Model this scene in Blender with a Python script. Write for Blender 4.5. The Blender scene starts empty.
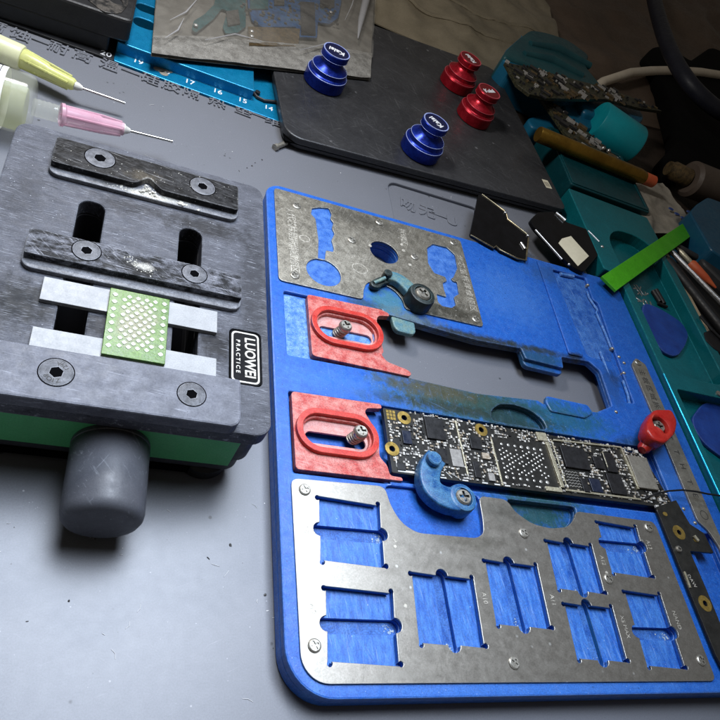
import bpy, bmesh, math, random
from mathutils import Vector, Matrix
from mathutils.geometry import delaunay_2d_cdt
random.seed(11)
S = 0.001                       # everything below is written in millimetres
sc = bpy.context.scene
COL = sc.collection
# ------------------------------------------------------------------ camera geometry
F = 697.196
R = ((0.9042643, 0.10757717, -0.41319879), (0.17373495, 0.79129937, 0.58622646), (0.39002853, -0.60189073, 0.69685386))
CAM_Z = 126.0                   # mm above the mat


def P(px, py, z=0.0):
    """pixel of the 720 px photo -> (x, y) in mm on the level plane at height z"""
    d = ((px - 360) / F, (py - 360) / F, 1.0)
    w = [sum(R[k][i] * d[k] for k in range(3)) for i in range(3)]
    t = (CAM_Z - z) / w[2]
    return (w[0] * t, -w[1] * t)


def P3(px, py, z):
    a = P(px, py, z)
    return Vector((a[0], a[1], z))


# ------------------------------------------------------------------ materials
MATS = {}


def M(name, c1, c2=None, rough=.5, metal=0., blotch=.12, bth=(.35, .65), fine=.0, scratch=None, specks=None, edge=None,
      bump=.0, bscale=2., spec=.5, trans=0., alpha=1., ior=1.45, emit=None, rvar=.12, stain=None, base=(0, 0), coat=0., stretch=(1, 1, 1)):
    """procedural surface: c1/c2 blotches, fine grain, scratches (amount, colour, angle), specks (amount, colour, scale),
    edge (radius mm, colour, amount): worn edges; stain: list of (centre, radii, colour, amount) in object mm"""
    m = bpy.data.materials.new(name)
    m.use_nodes = True
    nt = m.node_tree
    N = nt.nodes
    L = nt.links
    b = N['Principled BSDF']
    tc = N.new('ShaderNodeTexCoord')
    mp = N.new('ShaderNodeMapping')
    mp.inputs['Scale'].default_value = (1000, 1000, 1000)
    L.new(tc.outputs['Object'], mp.inputs['Vector'])
    co = mp.outputs['Vector']

    def noise(scale, detail=3., rough_=.55, st=(1, 1, 1), rot=0.):
        n = N.new('ShaderNodeTexNoise')
        n.inputs['Scale'].default_value = scale
        n.inputs['Detail'].default_value = detail
        n.inputs['Roughness'].default_value = rough_
        if st != (1, 1, 1) or rot:
            q = N.new('ShaderNodeMapping')
            q.inputs['Scale'].default_value = st
            r = N.new('ShaderNodeMapping')
            r.inputs['Rotation'].default_value = (0, 0, rot)
            L.new(co, r.inputs['Vector'])
            L.new(r.outputs['Vector'], q.inputs['Vector'])
            L.new(q.outputs['Vector'], n.inputs['Vector'])
        else:
            L.new(co, n.inputs['Vector'])
        return n.outputs['Fac']

    def ramp(fac, lo, hi):
        r = N.new('ShaderNodeMapRange')
        r.inputs['From Min'].default_value = lo
        r.inputs['From Max'].default_value = hi
        L.new(fac, r.inputs['Value'])
        return r.outputs['Result']

    def mul(a, k):
        q = N.new('ShaderNodeMath')
        q.operation = 'MULTIPLY'
        L.new(a, q.inputs[0])
        if hasattr(k, 'is_linked'):
            L.new(k, q.inputs[1])
        else:
            q.inputs[1].default_value = k
        return q.outputs[0]

    def mix(fac, a, col):
        x = N.new('ShaderNodeMix')
        x.data_type = 'RGBA'
        if isinstance(fac, float):
            x.inputs[0].default_value = fac
        else:
            L.new(fac, x.inputs[0])
        if hasattr(a, 'is_linked'):
            L.new(a, x.inputs[6])
        else:
            x.inputs[6].default_value = (*a, 1)
        if hasattr(col, 'is_linked'):
            L.new(col, x.inputs[7])
        else:
            x.inputs[7].default_value = (*col, 1)
        return x.outputs[2]

    col = None
    if c2 is not None:
        col = mix(ramp(noise(blotch, 5., .62, stretch), *bth), c1, c2)
    else:
        col = mix(0.0, c1, c1)
    if stain:
        for (cx, cy), (rx, ry), sc_, amt in stain:
            q = N.new('ShaderNodeMapping')
            q.inputs['Location'].default_value = (-(cx - base[0]) / rx, -(cy - base[1]) / ry, 0)
            q.inputs['Scale'].default_value = (1 / rx, 1 / ry, 0)
            L.new(co, q.inputs['Vector'])
            ln = N.new('ShaderNodeVectorMath')
            ln.operation = 'LENGTH'
            L.new(q.outputs['Vector'], ln.inputs[0])
            ad = N.new('ShaderNodeMath')
            ad.operation = 'ADD'
            L.new(ln.outputs['Value'], ad.inputs[0])
            L.new(mul(ramp(noise(.45, 6., .7), .3, .7), .75), ad.inputs[1])
            col = mix(mul(ramp(ad.outputs[0], 1.45, .75), amt), col, sc_)
    if fine:
        x = N.new('ShaderNodeMix')
        x.data_type = 'RGBA'
        x.blend_type = 'OVERLAY'
        x.inputs[0].default_value = fine
        L.new(col, x.inputs[6])
        g = N.new('ShaderNodeCombineColor')
        nz = ramp(noise(3.2, 4., .7), .3, .7)
        for k in range(3):
            L.new(nz, g.inputs[k])
        L.new(g.outputs[0], x.inputs[7])
        col = x.outputs[2]
    if scratch:
        for amt, scol, ang, lo, *ms in scratch:
            k_ = ms[0] if ms else 1.
            f = ramp(noise(1., 4., .65, (.09 * k_, 1.9 * k_, 1.), ang), lo, lo + .12)
            f = mul(f, ramp(noise(.13 * k_ + .05, 3.), .38, .6))
            col = mix(mul(f, amt), col, scol)
    if specks:
        for amt, scol, scale, *th in specks:
            v = N.new('ShaderNodeTexVoronoi')
            v.inputs['Scale'].default_value = scale
            L.new(co, v.inputs['Vector'])
            f = ramp(v.outputs['Distance'], .13, .07)
            f = mul(f, ramp(noise(scale * .45, 2.), *((th[0], th[0] + .04) if th else (.52, .58))))
            col = mix(mul(f, amt), col, scol)
    nb = None
    if bump:
        bp = N.new('ShaderNodeBump')
        bp.inputs['Strength'].default_value = bump
        bp.inputs['Distance'].default_value = .0002
        L.new(noise(bscale, 5., .65, stretch), bp.inputs['Height'])
        L.new(bp.outputs['Normal'], b.inputs['Normal'])
    if edge:
        rad, ecol, amt = edge
        bv = N.new('ShaderNodeBevel')
        bv.samples = 4
        bv.inputs['Radius'].default_value = rad * S
        ge = N.new('ShaderNodeNewGeometry')
        d = N.new('ShaderNodeVectorMath')
        d.operation = 'DOT_PRODUCT'
        L.new(bv.outputs['Normal'], d.inputs[0])
        L.new(ge.outputs['Normal'], d.inputs[1])
        f = ramp(d.outputs['Value'], .985, .86)
        f = mul(f, ramp(noise(.9, 4.), .25, .6))
        col = mix(mul(f, amt), col, ecol)
    L.new(col, b.inputs['Base Color'])
    b.inputs['Metallic'].default_value = metal
    b.inputs['Specular IOR Level'].default_value = spec
    b.inputs['IOR'].default_value = ior
    b.inputs['Transmission Weight'].default_value = trans
    b.inputs['Alpha'].default_value = alpha
    b.inputs['Coat Weight'].default_value = coat
    if rvar:
        r = N.new('ShaderNodeMapRange')
        r.inputs['From Min'].default_value = .3
        r.inputs['From Max'].default_value = .7
        r.inputs['To Min'].default_value = max(.03, rough - rvar)
        r.inputs['To Max'].default_value = min(1, rough + rvar)
        L.new(noise(.5, 5., .65), r.inputs['Value'])
        L.new(r.outputs['Result'], b.inputs['Roughness'])
    else:
        b.inputs['Roughness'].default_value = rough
    if emit:
        b.inputs['Emission Color'].default_value = (*emit[0], 1)
        b.inputs['Emission Strength'].default_value = emit[1]
    MATS[name] = m
    return m


WHITE = (.75, .77, .8)
M('mat_grey', (.158, .165, .188), (.149, .156, .176), rough=.36, blotch=.02, fine=.12, bump=.07, bscale=7., spec=.5, rvar=.02,
  specks=[(.8, (.02, .02, .02), .28, .60), (.7, (.5, .5, .52), .55, .62), (.6, (.42, .42, .44), .9, .6), (.7, (.03, .03, .03), .7, .62)],
  scratch=[(.10, (.4, .4, .43), .6, .62), (.18, (.5, .5, .52), -.4, .62, 1.6), (.12, (.07, .07, .08), 1.3, .64, .8)])
M('table_dark', (.05, .035, .024), (.03, .02, .015), rough=.6, blotch=.05, fine=.2, bump=.1)
teal_st = (.035, .10, .085)
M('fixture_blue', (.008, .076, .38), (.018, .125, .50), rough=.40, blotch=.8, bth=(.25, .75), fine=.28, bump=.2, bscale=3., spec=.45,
  scratch=[(.2, (.14, .30, .64), .3, .57, 1.6), (.16, (.15, .30, .62), -.9, .6, 2.2), (.22, (.12, .26, .6), 1.5, .57, 1.1), (.3, (.004, .025, .12), .8, .6, 1.2)],
  edge=(.32, (.30, .46, .80), .75), base=(110.4, 95.1), specks=[(.5, (.35, .48, .75), 1.1), (.6, (.005, .02, .06), .6)],
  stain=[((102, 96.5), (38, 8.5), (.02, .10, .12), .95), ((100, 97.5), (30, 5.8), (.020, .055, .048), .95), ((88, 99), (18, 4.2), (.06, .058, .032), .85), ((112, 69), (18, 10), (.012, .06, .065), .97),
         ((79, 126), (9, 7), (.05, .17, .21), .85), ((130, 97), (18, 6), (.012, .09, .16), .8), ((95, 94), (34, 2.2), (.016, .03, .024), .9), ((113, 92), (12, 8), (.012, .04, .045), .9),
         ((125, 117.5), (16, 5), (.012, .06, .11), .85), ((84, 121), (12, 5), (.1, .15, .16), .85), ((116, 40), (9, 10), (.02, .14, .30), .75), ((106, 120.4), (24, 2.2), (.02, .028, .032), .97), ((128, 121), (14, 1.6), (.02, .03, .03), .8), ((142, 121.5), (4, 1.6), (.012, .016, .016), .9),  # near-black bands on the window's far edge: residue plus its unlit wall, painted in
         ((124, 142), (17, 15), (.05, .17, .50), .5), ((50, 58), (3, 42), (.05, .19, .58), .5), ((100, 28.2), (60, 2), (.06, .19, .55), .5), ((162, 86), (9, 16), (.04, .15, .46), .5), ((60, 96), (14, 4), (.03, .15, .56), .5), ((156, 117), (5, 4), (.01, .03, .08), .7), ((71, 124), (6, 2), (.02, .05, .08), .8), ((152, 92), (8, 3), (.01, .04, .07), .7), ((143, 157), (10, 6), (.02, .07, .2), .6), ((152, 113), (6, 9), (.015, .06, .2), .6)])
M('blue_worn', (.03, .14, .46), (.17, .32, .62), rough=.55, blotch=.7, fine=.5, bump=.4, bscale=1.5, spec=.35, specks=[(.6, (.5, .6, .75), 1.1)])
M('channel_blue', (.010, .07, .32), (.05, .16, .46), rough=.5, blotch=.35, fine=.5, bump=.35, bscale=2., spec=.4, scratch=[(.4, (.2, .34, .6), 1.4, .55, 1.5)])
M('window_blue', (.012, .095, .42), (.05, .19, .56), rough=.48, blotch=.5, bth=(.35, .65), stretch=(2.2, .5, 1), fine=.3, bump=.25, bscale=2.,
  scratch=[(.4, (.30, .44, .72), 1.45, .55, 1.6), (.3, (.28, .42, .7), 1.0, .58, 2.), (.4, (.005, .04, .18), 1.5, .57, 1.2)], specks=[(.6, (.45, .55, .7), .9, .58)])
M('patch_blue', (.016, .095, .40), (.06, .18, .52), rough=.5, blotch=.5, fine=.4, bump=.3, bscale=2.)
M('clamp_blue', (.012, .07, .22), (.05, .17, .32), rough=.36, blotch=.5, fine=.5, bump=.25, bscale=1.6,
  edge=(.4, (.25, .42, .55), .6), scratch=[(.35, (.25, .42, .55), .4, .55, 2.)], specks=[(.5, (.3, .45, .5), 1.4), (.5, (.01, .04, .06), .9)])
M('clamp_green', (.006, .008, .008), (.015, .026, .026), rough=.45, blotch=.35, fine=.3, bump=.6, bscale=1.5,
  edge=(.35, (.2, .3, .3), .5), specks=[(.6, (.35, .42, .4), 1.2)])
M('clamp_dirty', (.05, .17, .24), (.16, .24, .2), rough=.5, blotch=.4, fine=.35, bump=.5, bscale=1.4, specks=[(.6, (.5, .55, .5), 1.3)],
  edge=(.3, (.4, .5, .5), .5))
M('slider_red', (.40, .032, .027), (.57, .21, .18), rough=.45, blotch=.45, bth=(.36, .66), fine=.5, bump=.2, bscale=3., spec=.45,
  edge=(.3, (.66, .30, .27), .7), scratch=[(.5, (.66, .36, .33), .2, .53, 1.8), (.45, (.64, .32, .29), 1.2, .55, 2.2)], specks=[(.7, (.7, .45, .42), 1.1), (.6, (.12, .01, .01), .9)])
M('slider_worn', (.52, .20, .18), (.58, .34, .32), rough=.6, blotch=.5, fine=.3)
M('red_bright', (.46, .018, .012), (.54, .05, .035), rough=.38, blotch=.4, fine=.35, bump=.2, edge=(.3, (.66, .2, .16), .45), specks=[(.5, (.66, .3, .27), 1.2)])
M('red_dark', (.40, .012, .010), (.46, .03, .02), rough=.32, blotch=.3, fine=.2, edge=(.3, (.6, .16, .12), .4), bump=.2)
M('steel_upper', (.36, .335, .28), (.20, .185, .15), rough=.40, metal=.72, blotch=.35, bth=(.3, .72), fine=.45, bump=.25, bscale=3.,
  scratch=[(.5, (.6, .57, .5), .5, .56, 2.), (.5, (.62, .6, .54), 2., .57, 1.5), (.55, (.07, .062, .05), 1.1, .58, 1.4)], specks=[(.8, (.75, .73, .68), .8)],
  edge=(.2, (.75, .74, .7), .6), rvar=.1, base=(110.4, 95.1),
  stain=[((86, 127), (12, 6), (.05, .055, .045), .85), ((100, 128), (12, 4), (.07, .065, .05), .8), ((66, 140), (10, 12), (.5, .47, .4), .4), ((75, 158), (16, 4), (.09, .085, .07), .6)])
M('steel_lower', (.33, .31, .275), (.29, .272, .24), rough=.36, metal=.8, blotch=.9, fine=.18, bump=.10, bscale=5.,
  scratch=[(.28, (.62, .6, .56), .3, .6, 2.), (.25, (.6, .6, .56), 2.2, .6, 1.5), (.2, (.15, .14, .12), .9, .62, 1.4)], edge=(.2, (.75, .74, .7), .6), rvar=.06,
  specks=[(.7, (.75, .75, .72), .33)], base=(110.4, 95.1), stain=[((88, 58), (9, 3), (.16, .15, .12), .5), ((100, 66), (8, 3), (.15, .15, .13), .5)])
M('steel_side', (.36, .34, .29), (.28, .26, .22), rough=.45, metal=.75, blotch=.2, fine=.3, bump=.2, edge=(.25, (.8, .79, .76), .7))
M('screw_steel', (.46, .44, .39), (.28, .265, .23), rough=.36, metal=.7, blotch=.9, fine=.3, bump=.2)
M('engrave_light', (.60, .57, .50), (.36, .34, .29), rough=.5, metal=.3, blotch=1.1, fine=.4)
M('engrave_dark', (.03, .028, .025), rough=.7)
M('hole_shade', (.003, .003, .0035), rough=.9, rvar=0, spec=0.)  # shineless near-black, painted where slots, gaps and sockets lie in deep shade
# vise
M('vise_plate', (.040, .042, .052), (.100, .105, .126), rough=.58, blotch=.35, bth=(.25, .75), fine=.32, bump=.2, bscale=2.2, stretch=(.4, 1.2, 1), spec=.26,
  scratch=[(.7, (.42, .44, .5), .10, .57, 2.6), (.6, (.40, .42, .48), -.12, .58, 3.6), (.8, (.010, .010, .012), .15, .58, 1.5)],
  edge=(.25, (.50, .52, .57), .6), specks=[(.8, (.012, .012, .012), .8), (.6, (.42, .44, .48), .9)], base=(10.7, 104),
  stain=[((-8, 90), (8, 7), (.008, .009, .011), .92), ((27.8, 88), (4.6, 5), (.007, .007, .009), .95), ((5.0, 88), (3, 4), (.012, .012, .015), .9), ((24, 121.5), (12, 4), (.014, .014, .016), .9), ((8, 122), (9, 3), (.02, .02, .024), .8), ((35.5, 108), (4, 26), (.022, .023, .028), .75), ((-12, 118), (5, 10), (.03, .031, .037), .5)])
M('vise_smooth', (.082, .086, .106), (.135, .141, .170), rough=.48, blotch=.3, fine=.22, bump=.3, bscale=1.0, spec=.3,
  scratch=[(.4, (.45, .47, .54), .1, .57, 2.), (.5, (.02, .02, .026), -.3, .6, 1.4)], edge=(.3, (.58, .6, .66), .7), specks=[(.7, (.02, .02, .024), .9)])
M('vise_bar', (.008, .0085, .010), (.105, .109, .128), rough=.5, spec=.14, blotch=.7, bth=(.42, .6), fine=.6, bump=.5, bscale=2.2, stretch=(.6, 1, 1),
  scratch=[(.7, (.42, .43, .48), .1, .55, 2.), (.6, (.40, .41, .46), .8, .57, 2.), (.8, (.01, .01, .012), -.5, .56, 2.)], edge=(.25, (.6, .61, .64), .7), base=(10.7, 104), specks=[(.7, (.45, .45, .44), 1.2)],
  stain=[((11, 101.5), (7, 3.2), (.006, .006, .006), .94), ((12.0, 102.6), (2.4, 1.1), (.40, .39, .36), .85), ((24, 103), (4, 2), (.16, .165, .19), .6)])
M('vise_bar_dark', (.003, .003, .0035), (.026, .026, .028), rough=.4, spec=.14, blotch=.55, bth=(.42, .64), fine=.6, bump=.5, bscale=2., stretch=(.7, 1, 1),
  scratch=[(.6, (.30, .30, .31), .2, .57, 2.)], edge=(.25, (.6, .6, .61), .7), specks=[(.8, (.5, .49, .44), 1.1), (.8, (.42, .41, .38), .6)], base=(10.7, 104),
  stain=[((10, 130), (4.5, 2.4), (.06, .05, .036), .85), ((11, 128.6), (1.4, 1.6), (.42, .41, .37), .9)])
M('vise_ledge', (.20, .205, .225), (.10, .103, .115), rough=.42, spec=.3, blotch=.6, fine=.5, bump=.4, bscale=2., stretch=(.5, 1, 1), edge=(.3, (.6, .61, .64), .8),
  scratch=[(.6, (.02, .02, .022), .1, .57, 1.6)], base=(10.7, 104), stain=[((13, 126.2), (8, 1.4), (.5, .49, .45), .9), ((2, 126.2), (4, 1), (.02, .02, .02), .7)])
M('vise_black', (.022, .022, .026), (.035, .035, .04), rough=.5, blotch=.2, fine=.2, edge=(.3, (.25, .25, .28), .4), bump=.15)
M('vise_green', (.075, .40, .14), (.09, .46, .165), rough=.5, blotch=.12, fine=.15, bump=.1, specks=[(.6, (.4, .5, .4), .28)])
M('vise_knob', (.060, .063, .074), (.075, .078, .09), rough=.46, blotch=.06, fine=.12, bump=.12, bscale=4., spec=.4,
  scratch=[(.3, (.4, .42, .46), .9, .6), (.3, (.4, .42, .46), 2.1, .62)], edge=(.3, (.4, .41, .45), .3))
M('vise_screw', (.13, .134, .15), (.06, .062, .07), rough=.45, spec=.3, metal=.1, blotch=.8, fine=.55, bump=.4, bscale=3., edge=(.25, (.6, .61, .65), .8), specks=[(.7, (.012, .012, .012), 1.2)])
M('strip_white', (.31, .317, .325), (.25, .257, .266), rough=.5, blotch=.3, fine=.15, specks=[(.5, (.28, .26, .2), .9)], scratch=[(.3, (.3, .3, .3), .2, .58, 2.)], edge=(.2, (.2, .2, .19), .4))
M('chip_green', (.040, .120, .004), (.075, .165, .012), rough=.3, blotch=.5, fine=.45, bump=.3, scratch=[(.5, (.26, .34, .13), .4, .53, 2.)], base=(12.1, 88.2),
  stain=[((12.2, 88.5), (4.4, 6.6), (.13, .115, .06), .85)], specks=[(.7, (.03, .06, .01), 1.2)])
M('solder_pale', (.36, .41, .29), (.52, .55, .46), rough=.25, blotch=1.4, fine=.3, bump=.4)
M('window_residue', (.22, .34, .5), (.4, .45, .46), rough=.5, blotch=1.2)
M('lint_pale', (.62, .62, .62), rough=.7)
M('crumb_dark', (.03, .028, .026), rough=.5)
M('residue', (.65, .64, .58), (.4, .38, .32), rough=.6, blotch=1.2, bump=.5, bscale=2.5)
M('badge_black', (.004, .004, .005), rough=.6, spec=.12)
M('badge_white', (.62, .60, .55), (.5, .48, .42), rough=.45, blotch=.8)
# board
M('board_black', (.014, .014, .013), (.024, .023, .02), rough=.4, blotch=.3, fine=.3, bump=.2, spec=.4)
M('chip_black', (.012, .012, .013), (.02, .02, .022), rough=.35, blotch=.6, fine=.3, bump=.15)
M('chip_bluish', (.012, .017, .035), (.02, .025, .045), rough=.3, blotch=.5)
M('cap_tan', (.22, .17, .11), (.45, .40, .33), rough=.45, blotch=1.5)
M('cap_white', (.62, .60, .55), (.5, .49, .46), rough=.35, blotch=1.5)
M('cap_grey', (.22, .21, .20), (.34, .33, .31), rough=.4, blotch=1.3)
M('silk_white', (.66, .66, .64), rough=.5, rvar=0)
M('solder_silver', (.66, .65, .62), (.5, .49, .46), rough=.3, metal=.6, blotch=1.)
M('frame_silver', (.62, .58, .44), (.42, .385, .27), rough=.35, metal=.6, blotch=.8, fine=.4, bump=.4)
M('brass', (.55, .38, .10), (.36, .25, .07), rough=.35, metal=.75, blotch=.6, fine=.3)
M('shield_grey', (.30, .28, .235), (.24, .22, .185), rough=.5, metal=.5, blotch=.3, fine=.2, bump=.2)
# background things
M('laptop_black', (.022, .0225, .025), (.036, .0365, .039), rough=.36, blotch=.06, fine=.3, bump=.12, bscale=3., spec=.55,
  specks=[(.5, (.25, .25, .26), .16)], scratch=[(.28, (.2, .2, .21), .5, .58), (.3, (.2, .2, .2), -.6, .6, 1.5), (.25, (.2, .2, .2), 1.4, .6, .7)], edge=(.35, (.16, .16, .17), .6))
M('anod_blue', (.006, .020, .25), (.009, .035, .36), rough=.3, metal=.6, blotch=.5, fine=.3, spec=.5)
M('anod_red', (.36, .008, .018), (.46, .014, .03), rough=.3, metal=.6, blotch=.5, fine=.3, spec=.5)
M('cap_face_blue', (.006, .008, .04), rough=.35)
M('cap_face_red', (.14, .006, .009), rough=.35)
M('print_white', (.72, .74, .78), rough=.5, rvar=0)
M('alu_rim', (.42, .5, .85), rough=.35, metal=.35, rvar=0)
M('alu_rim_red', (.62, .10, .13), rough=.35, metal=.35, rvar=0)
M('ruler_cyan', (.004, .19, .40), (.006, .25, .48), rough=.32, metal=.45, blotch=.08, fine=.15, bump=.1, edge=(.35, (.2, .6, .8), .6))
M('ruler_black', (.010, .011, .014), (.018, .019, .022), rough=.45, blotch=.1)
M('tray_teal', (.003, .115, .135), (.004, .145, .17), rough=.28, metal=.2, blotch=.06, fine=.2, edge=(.4, (.06, .45, .52), .8), scratch=[(.3, (.04, .3, .36), .7, .57, 1.2)])
M('tray_edge', (.01, .33, .48), rough=.25, metal=.6)
M('box_black', (.009, .009, .010), (.015, .015, .016), rough=.5, blotch=.1, fine=.3, bump=.2, edge=(.4, (.12, .12, .12), .5))
M('box_worn', (.10, .09, .08), (.012, .012, .012), rough=.45, blotch=.5, bth=(.4, .6), fine=.5, metal=.2)
M('box_teal', (.002, .036, .045), (.003, .05, .06), rough=.35, blotch=.06, fine=.25, edge=(.4, (.02, .2, .24), .6), scratch=[(.25, (.03, .2, .25), .7, .58, 1.2)])
M('pick_blue', (.008, .035, .20), (.012, .055, .28), rough=.4, blotch=.15, fine=.2, edge=(.4, (.2, .28, .5), .7), scratch=[(.3, (.1, .15, .35), .4, .57, 1.5)])
M('strip_green', (.05, .32, .004), (.065, .37, .008), rough=.38, blotch=.2, fine=.25, bump=.15, scratch=[(.4, (.2, .5, .1), .9, .58, 1.5)], edge=(.3, (.15, .55, .06), .5))
M('phone_black', (.003, .003, .0035), (.005, .005, .006), rough=.18, blotch=.2, spec=.25, edge=(.25, (.06, .06, .06), .3))
M('bronze_trim', (.45, .38, .24), (.3, .26, .17), rough=.3, metal=.9, blotch=.6)
M('silver_trim', (.55, .55, .55), rough=.3, metal=.9)
M('sticker_cream', (.74, .69, .52), (.66, .61, .45), rough=.6, blotch=.3)
M('toy_blue', (.005, .085, .16), (.008, .11, .20), rough=.4, blotch=.08, fine=.15, edge=(.6, (.04, .3, .42), .5))
M('toy_green', (.007, .05, .062), (.012, .07, .08), rough=.45, blotch=.08, fine=.2)
M('teal_cap', (.004, .24, .29), (.005, .28, .33), rough=.4, blotch=.1, fine=.1)
M('gold_pen', (.30, .17, .025), (.20, .11, .016), rough=.32, metal=.75, blotch=.15)
M('orange_tip', (.55, .12, .04), (.5, .08, .03), rough=.5, blotch=.3)
M('cable_cream', (.70, .62, .50), (.62, .54, .43), rough=.55, blotch=.2)
M('strap_navy', (.010, .011, .018), (.016, .017, .026), rough=.5, blotch=.1, fine=.3, spec=.35)
M('cloth_black', (.0015, .0015, .0015), (.003, .003, .003), rough=.95, blotch=.1, spec=.1)
M('brown_paper', (.085, .058, .040), (.115, .08, .056), rough=.6, blotch=.05, fine=.2, bump=.3, bscale=.5)
M('tan_paper', (.24, .205, .145), (.17, .145, .10), rough=.45, blotch=.05, fine=.2, bump=.3, bscale=.4)
M('tan_strip', (.46, .37, .25), (.38, .30, .19), rough=.6, blotch=.1, fine=.15)
M('grey_brown', (.10, .075, .058), (.075, .055, .043), rough=.5, blotch=.1)
M('tape_clear', (.32, .29, .24), (.22, .2, .17), rough=.3, blotch=.12, fine=.2, bump=.5, bscale=.4)
M('device_blue', (.006, .06, .12), (.008, .08, .15), rough=.4, blotch=.06)
M('dark_grey', (.028, .028, .030), (.04, .04, .042), rough=.5, blotch=.1, fine=.2)
M('black_plain', (.008, .008, .009), rough=.5)
M('pcb_blue', (.003, .032, .10), (.008, .07, .19), rough=.4, blotch=.5, fine=.4, scratch=[(.5, (.03, .12, .2), .4, .55, 2.)])
M('pcb_teal', (.006, .045, .048), (.014, .08, .085), rough=.4, blotch=.5, fine=.4)
M('pcb_dirty', (.016, .018, .010), (.045, .042, .022), rough=.4, blotch=.8, bth=(.4, .6), fine=.5, bump=.6, bscale=1.5, specks=[(.9, (.35, .28, .12), .7), (.9, (.4, .38, .33), 1.0)])
M('bag_tan', (.42, .40, .36), (.30, .285, .255), rough=.14, blotch=.12, bth=(.4, .6), alpha=.12, bump=.8, bscale=.5, spec=1.)
M('bag_seal', (.30, .29, .265), (.17, .162, .147), rough=.3, blotch=.35, alpha=.85, fine=.4, bump=.7, bscale=1.5)
M('bag_back', (.16, .148, .125), (.095, .087, .073), rough=.4, blotch=.1, bth=(.4, .6), bump=.3, bscale=.4)
M('scrap_tan', (.15, .10, .045), (.06, .045, .025), rough=.4, metal=.3, blotch=.6, fine=.4)
M('scrap_grey', (.10, .095, .085), (.04, .038, .033), rough=.4, metal=.3, blotch=.6, fine=.4)
M('bag_fold', (.5, .5, .52), rough=.12, spec=1., rvar=0, alpha=.45)
M('needle_steel', (.55, .54, .52), rough=.22, metal=1., rvar=0)
M('syr_yellow', (.86, .87, .36), (.80, .82, .28), rough=.22, blotch=.1, trans=.3, ior=1.3, alpha=.8)
M('syr_cream', (.82, .82, .55), (.76, .77, .45), rough=.25, blotch=.1, alpha=.72)
M('syr_pink', (.92, .58, .70), (.90, .50, .64), rough=.2, blotch=.2, trans=.3, ior=1.3, alpha=.66)
M('syr_white', (.85, .84, .78), rough=.35, trans=.3, ior=1.3)
M('syr_clear', (.72, .74, .64), (.66, .68, .56), rough=.1, blotch=.1, alpha=.2, spec=.9, rvar=.03)
M('syr_fluid', (.60, .64, .30), (.54, .57, .25), rough=.4, blotch=.15, alpha=.34, spec=.2)
M('paper_label', (.78, .78, .76), rough=.6)
M('wire_black', (.010, .010, .011), rough=.4)


# ------------------------------------------------------------------ object helpers
LOC = {}


def link(o):
    COL.objects.link(o)
    return o


def tag(o, label=None, cat=None, group=None, kind=None):
    if label:
        o['label'] = label
    if cat:
        o['category'] = cat
    if group:
        o['group'] = group
    if kind:
        o['kind'] = kind
    return o


def thing(name, label, cat, loc=(0, 0, 0), group=None):
    o = link(bpy.data.objects.new(name, None))
    o.empty_display_size = .005
    o.location = Vector(loc) * S
    LOC[o.name] = Vector(loc)
    return tag(o, label, cat, group)


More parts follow.
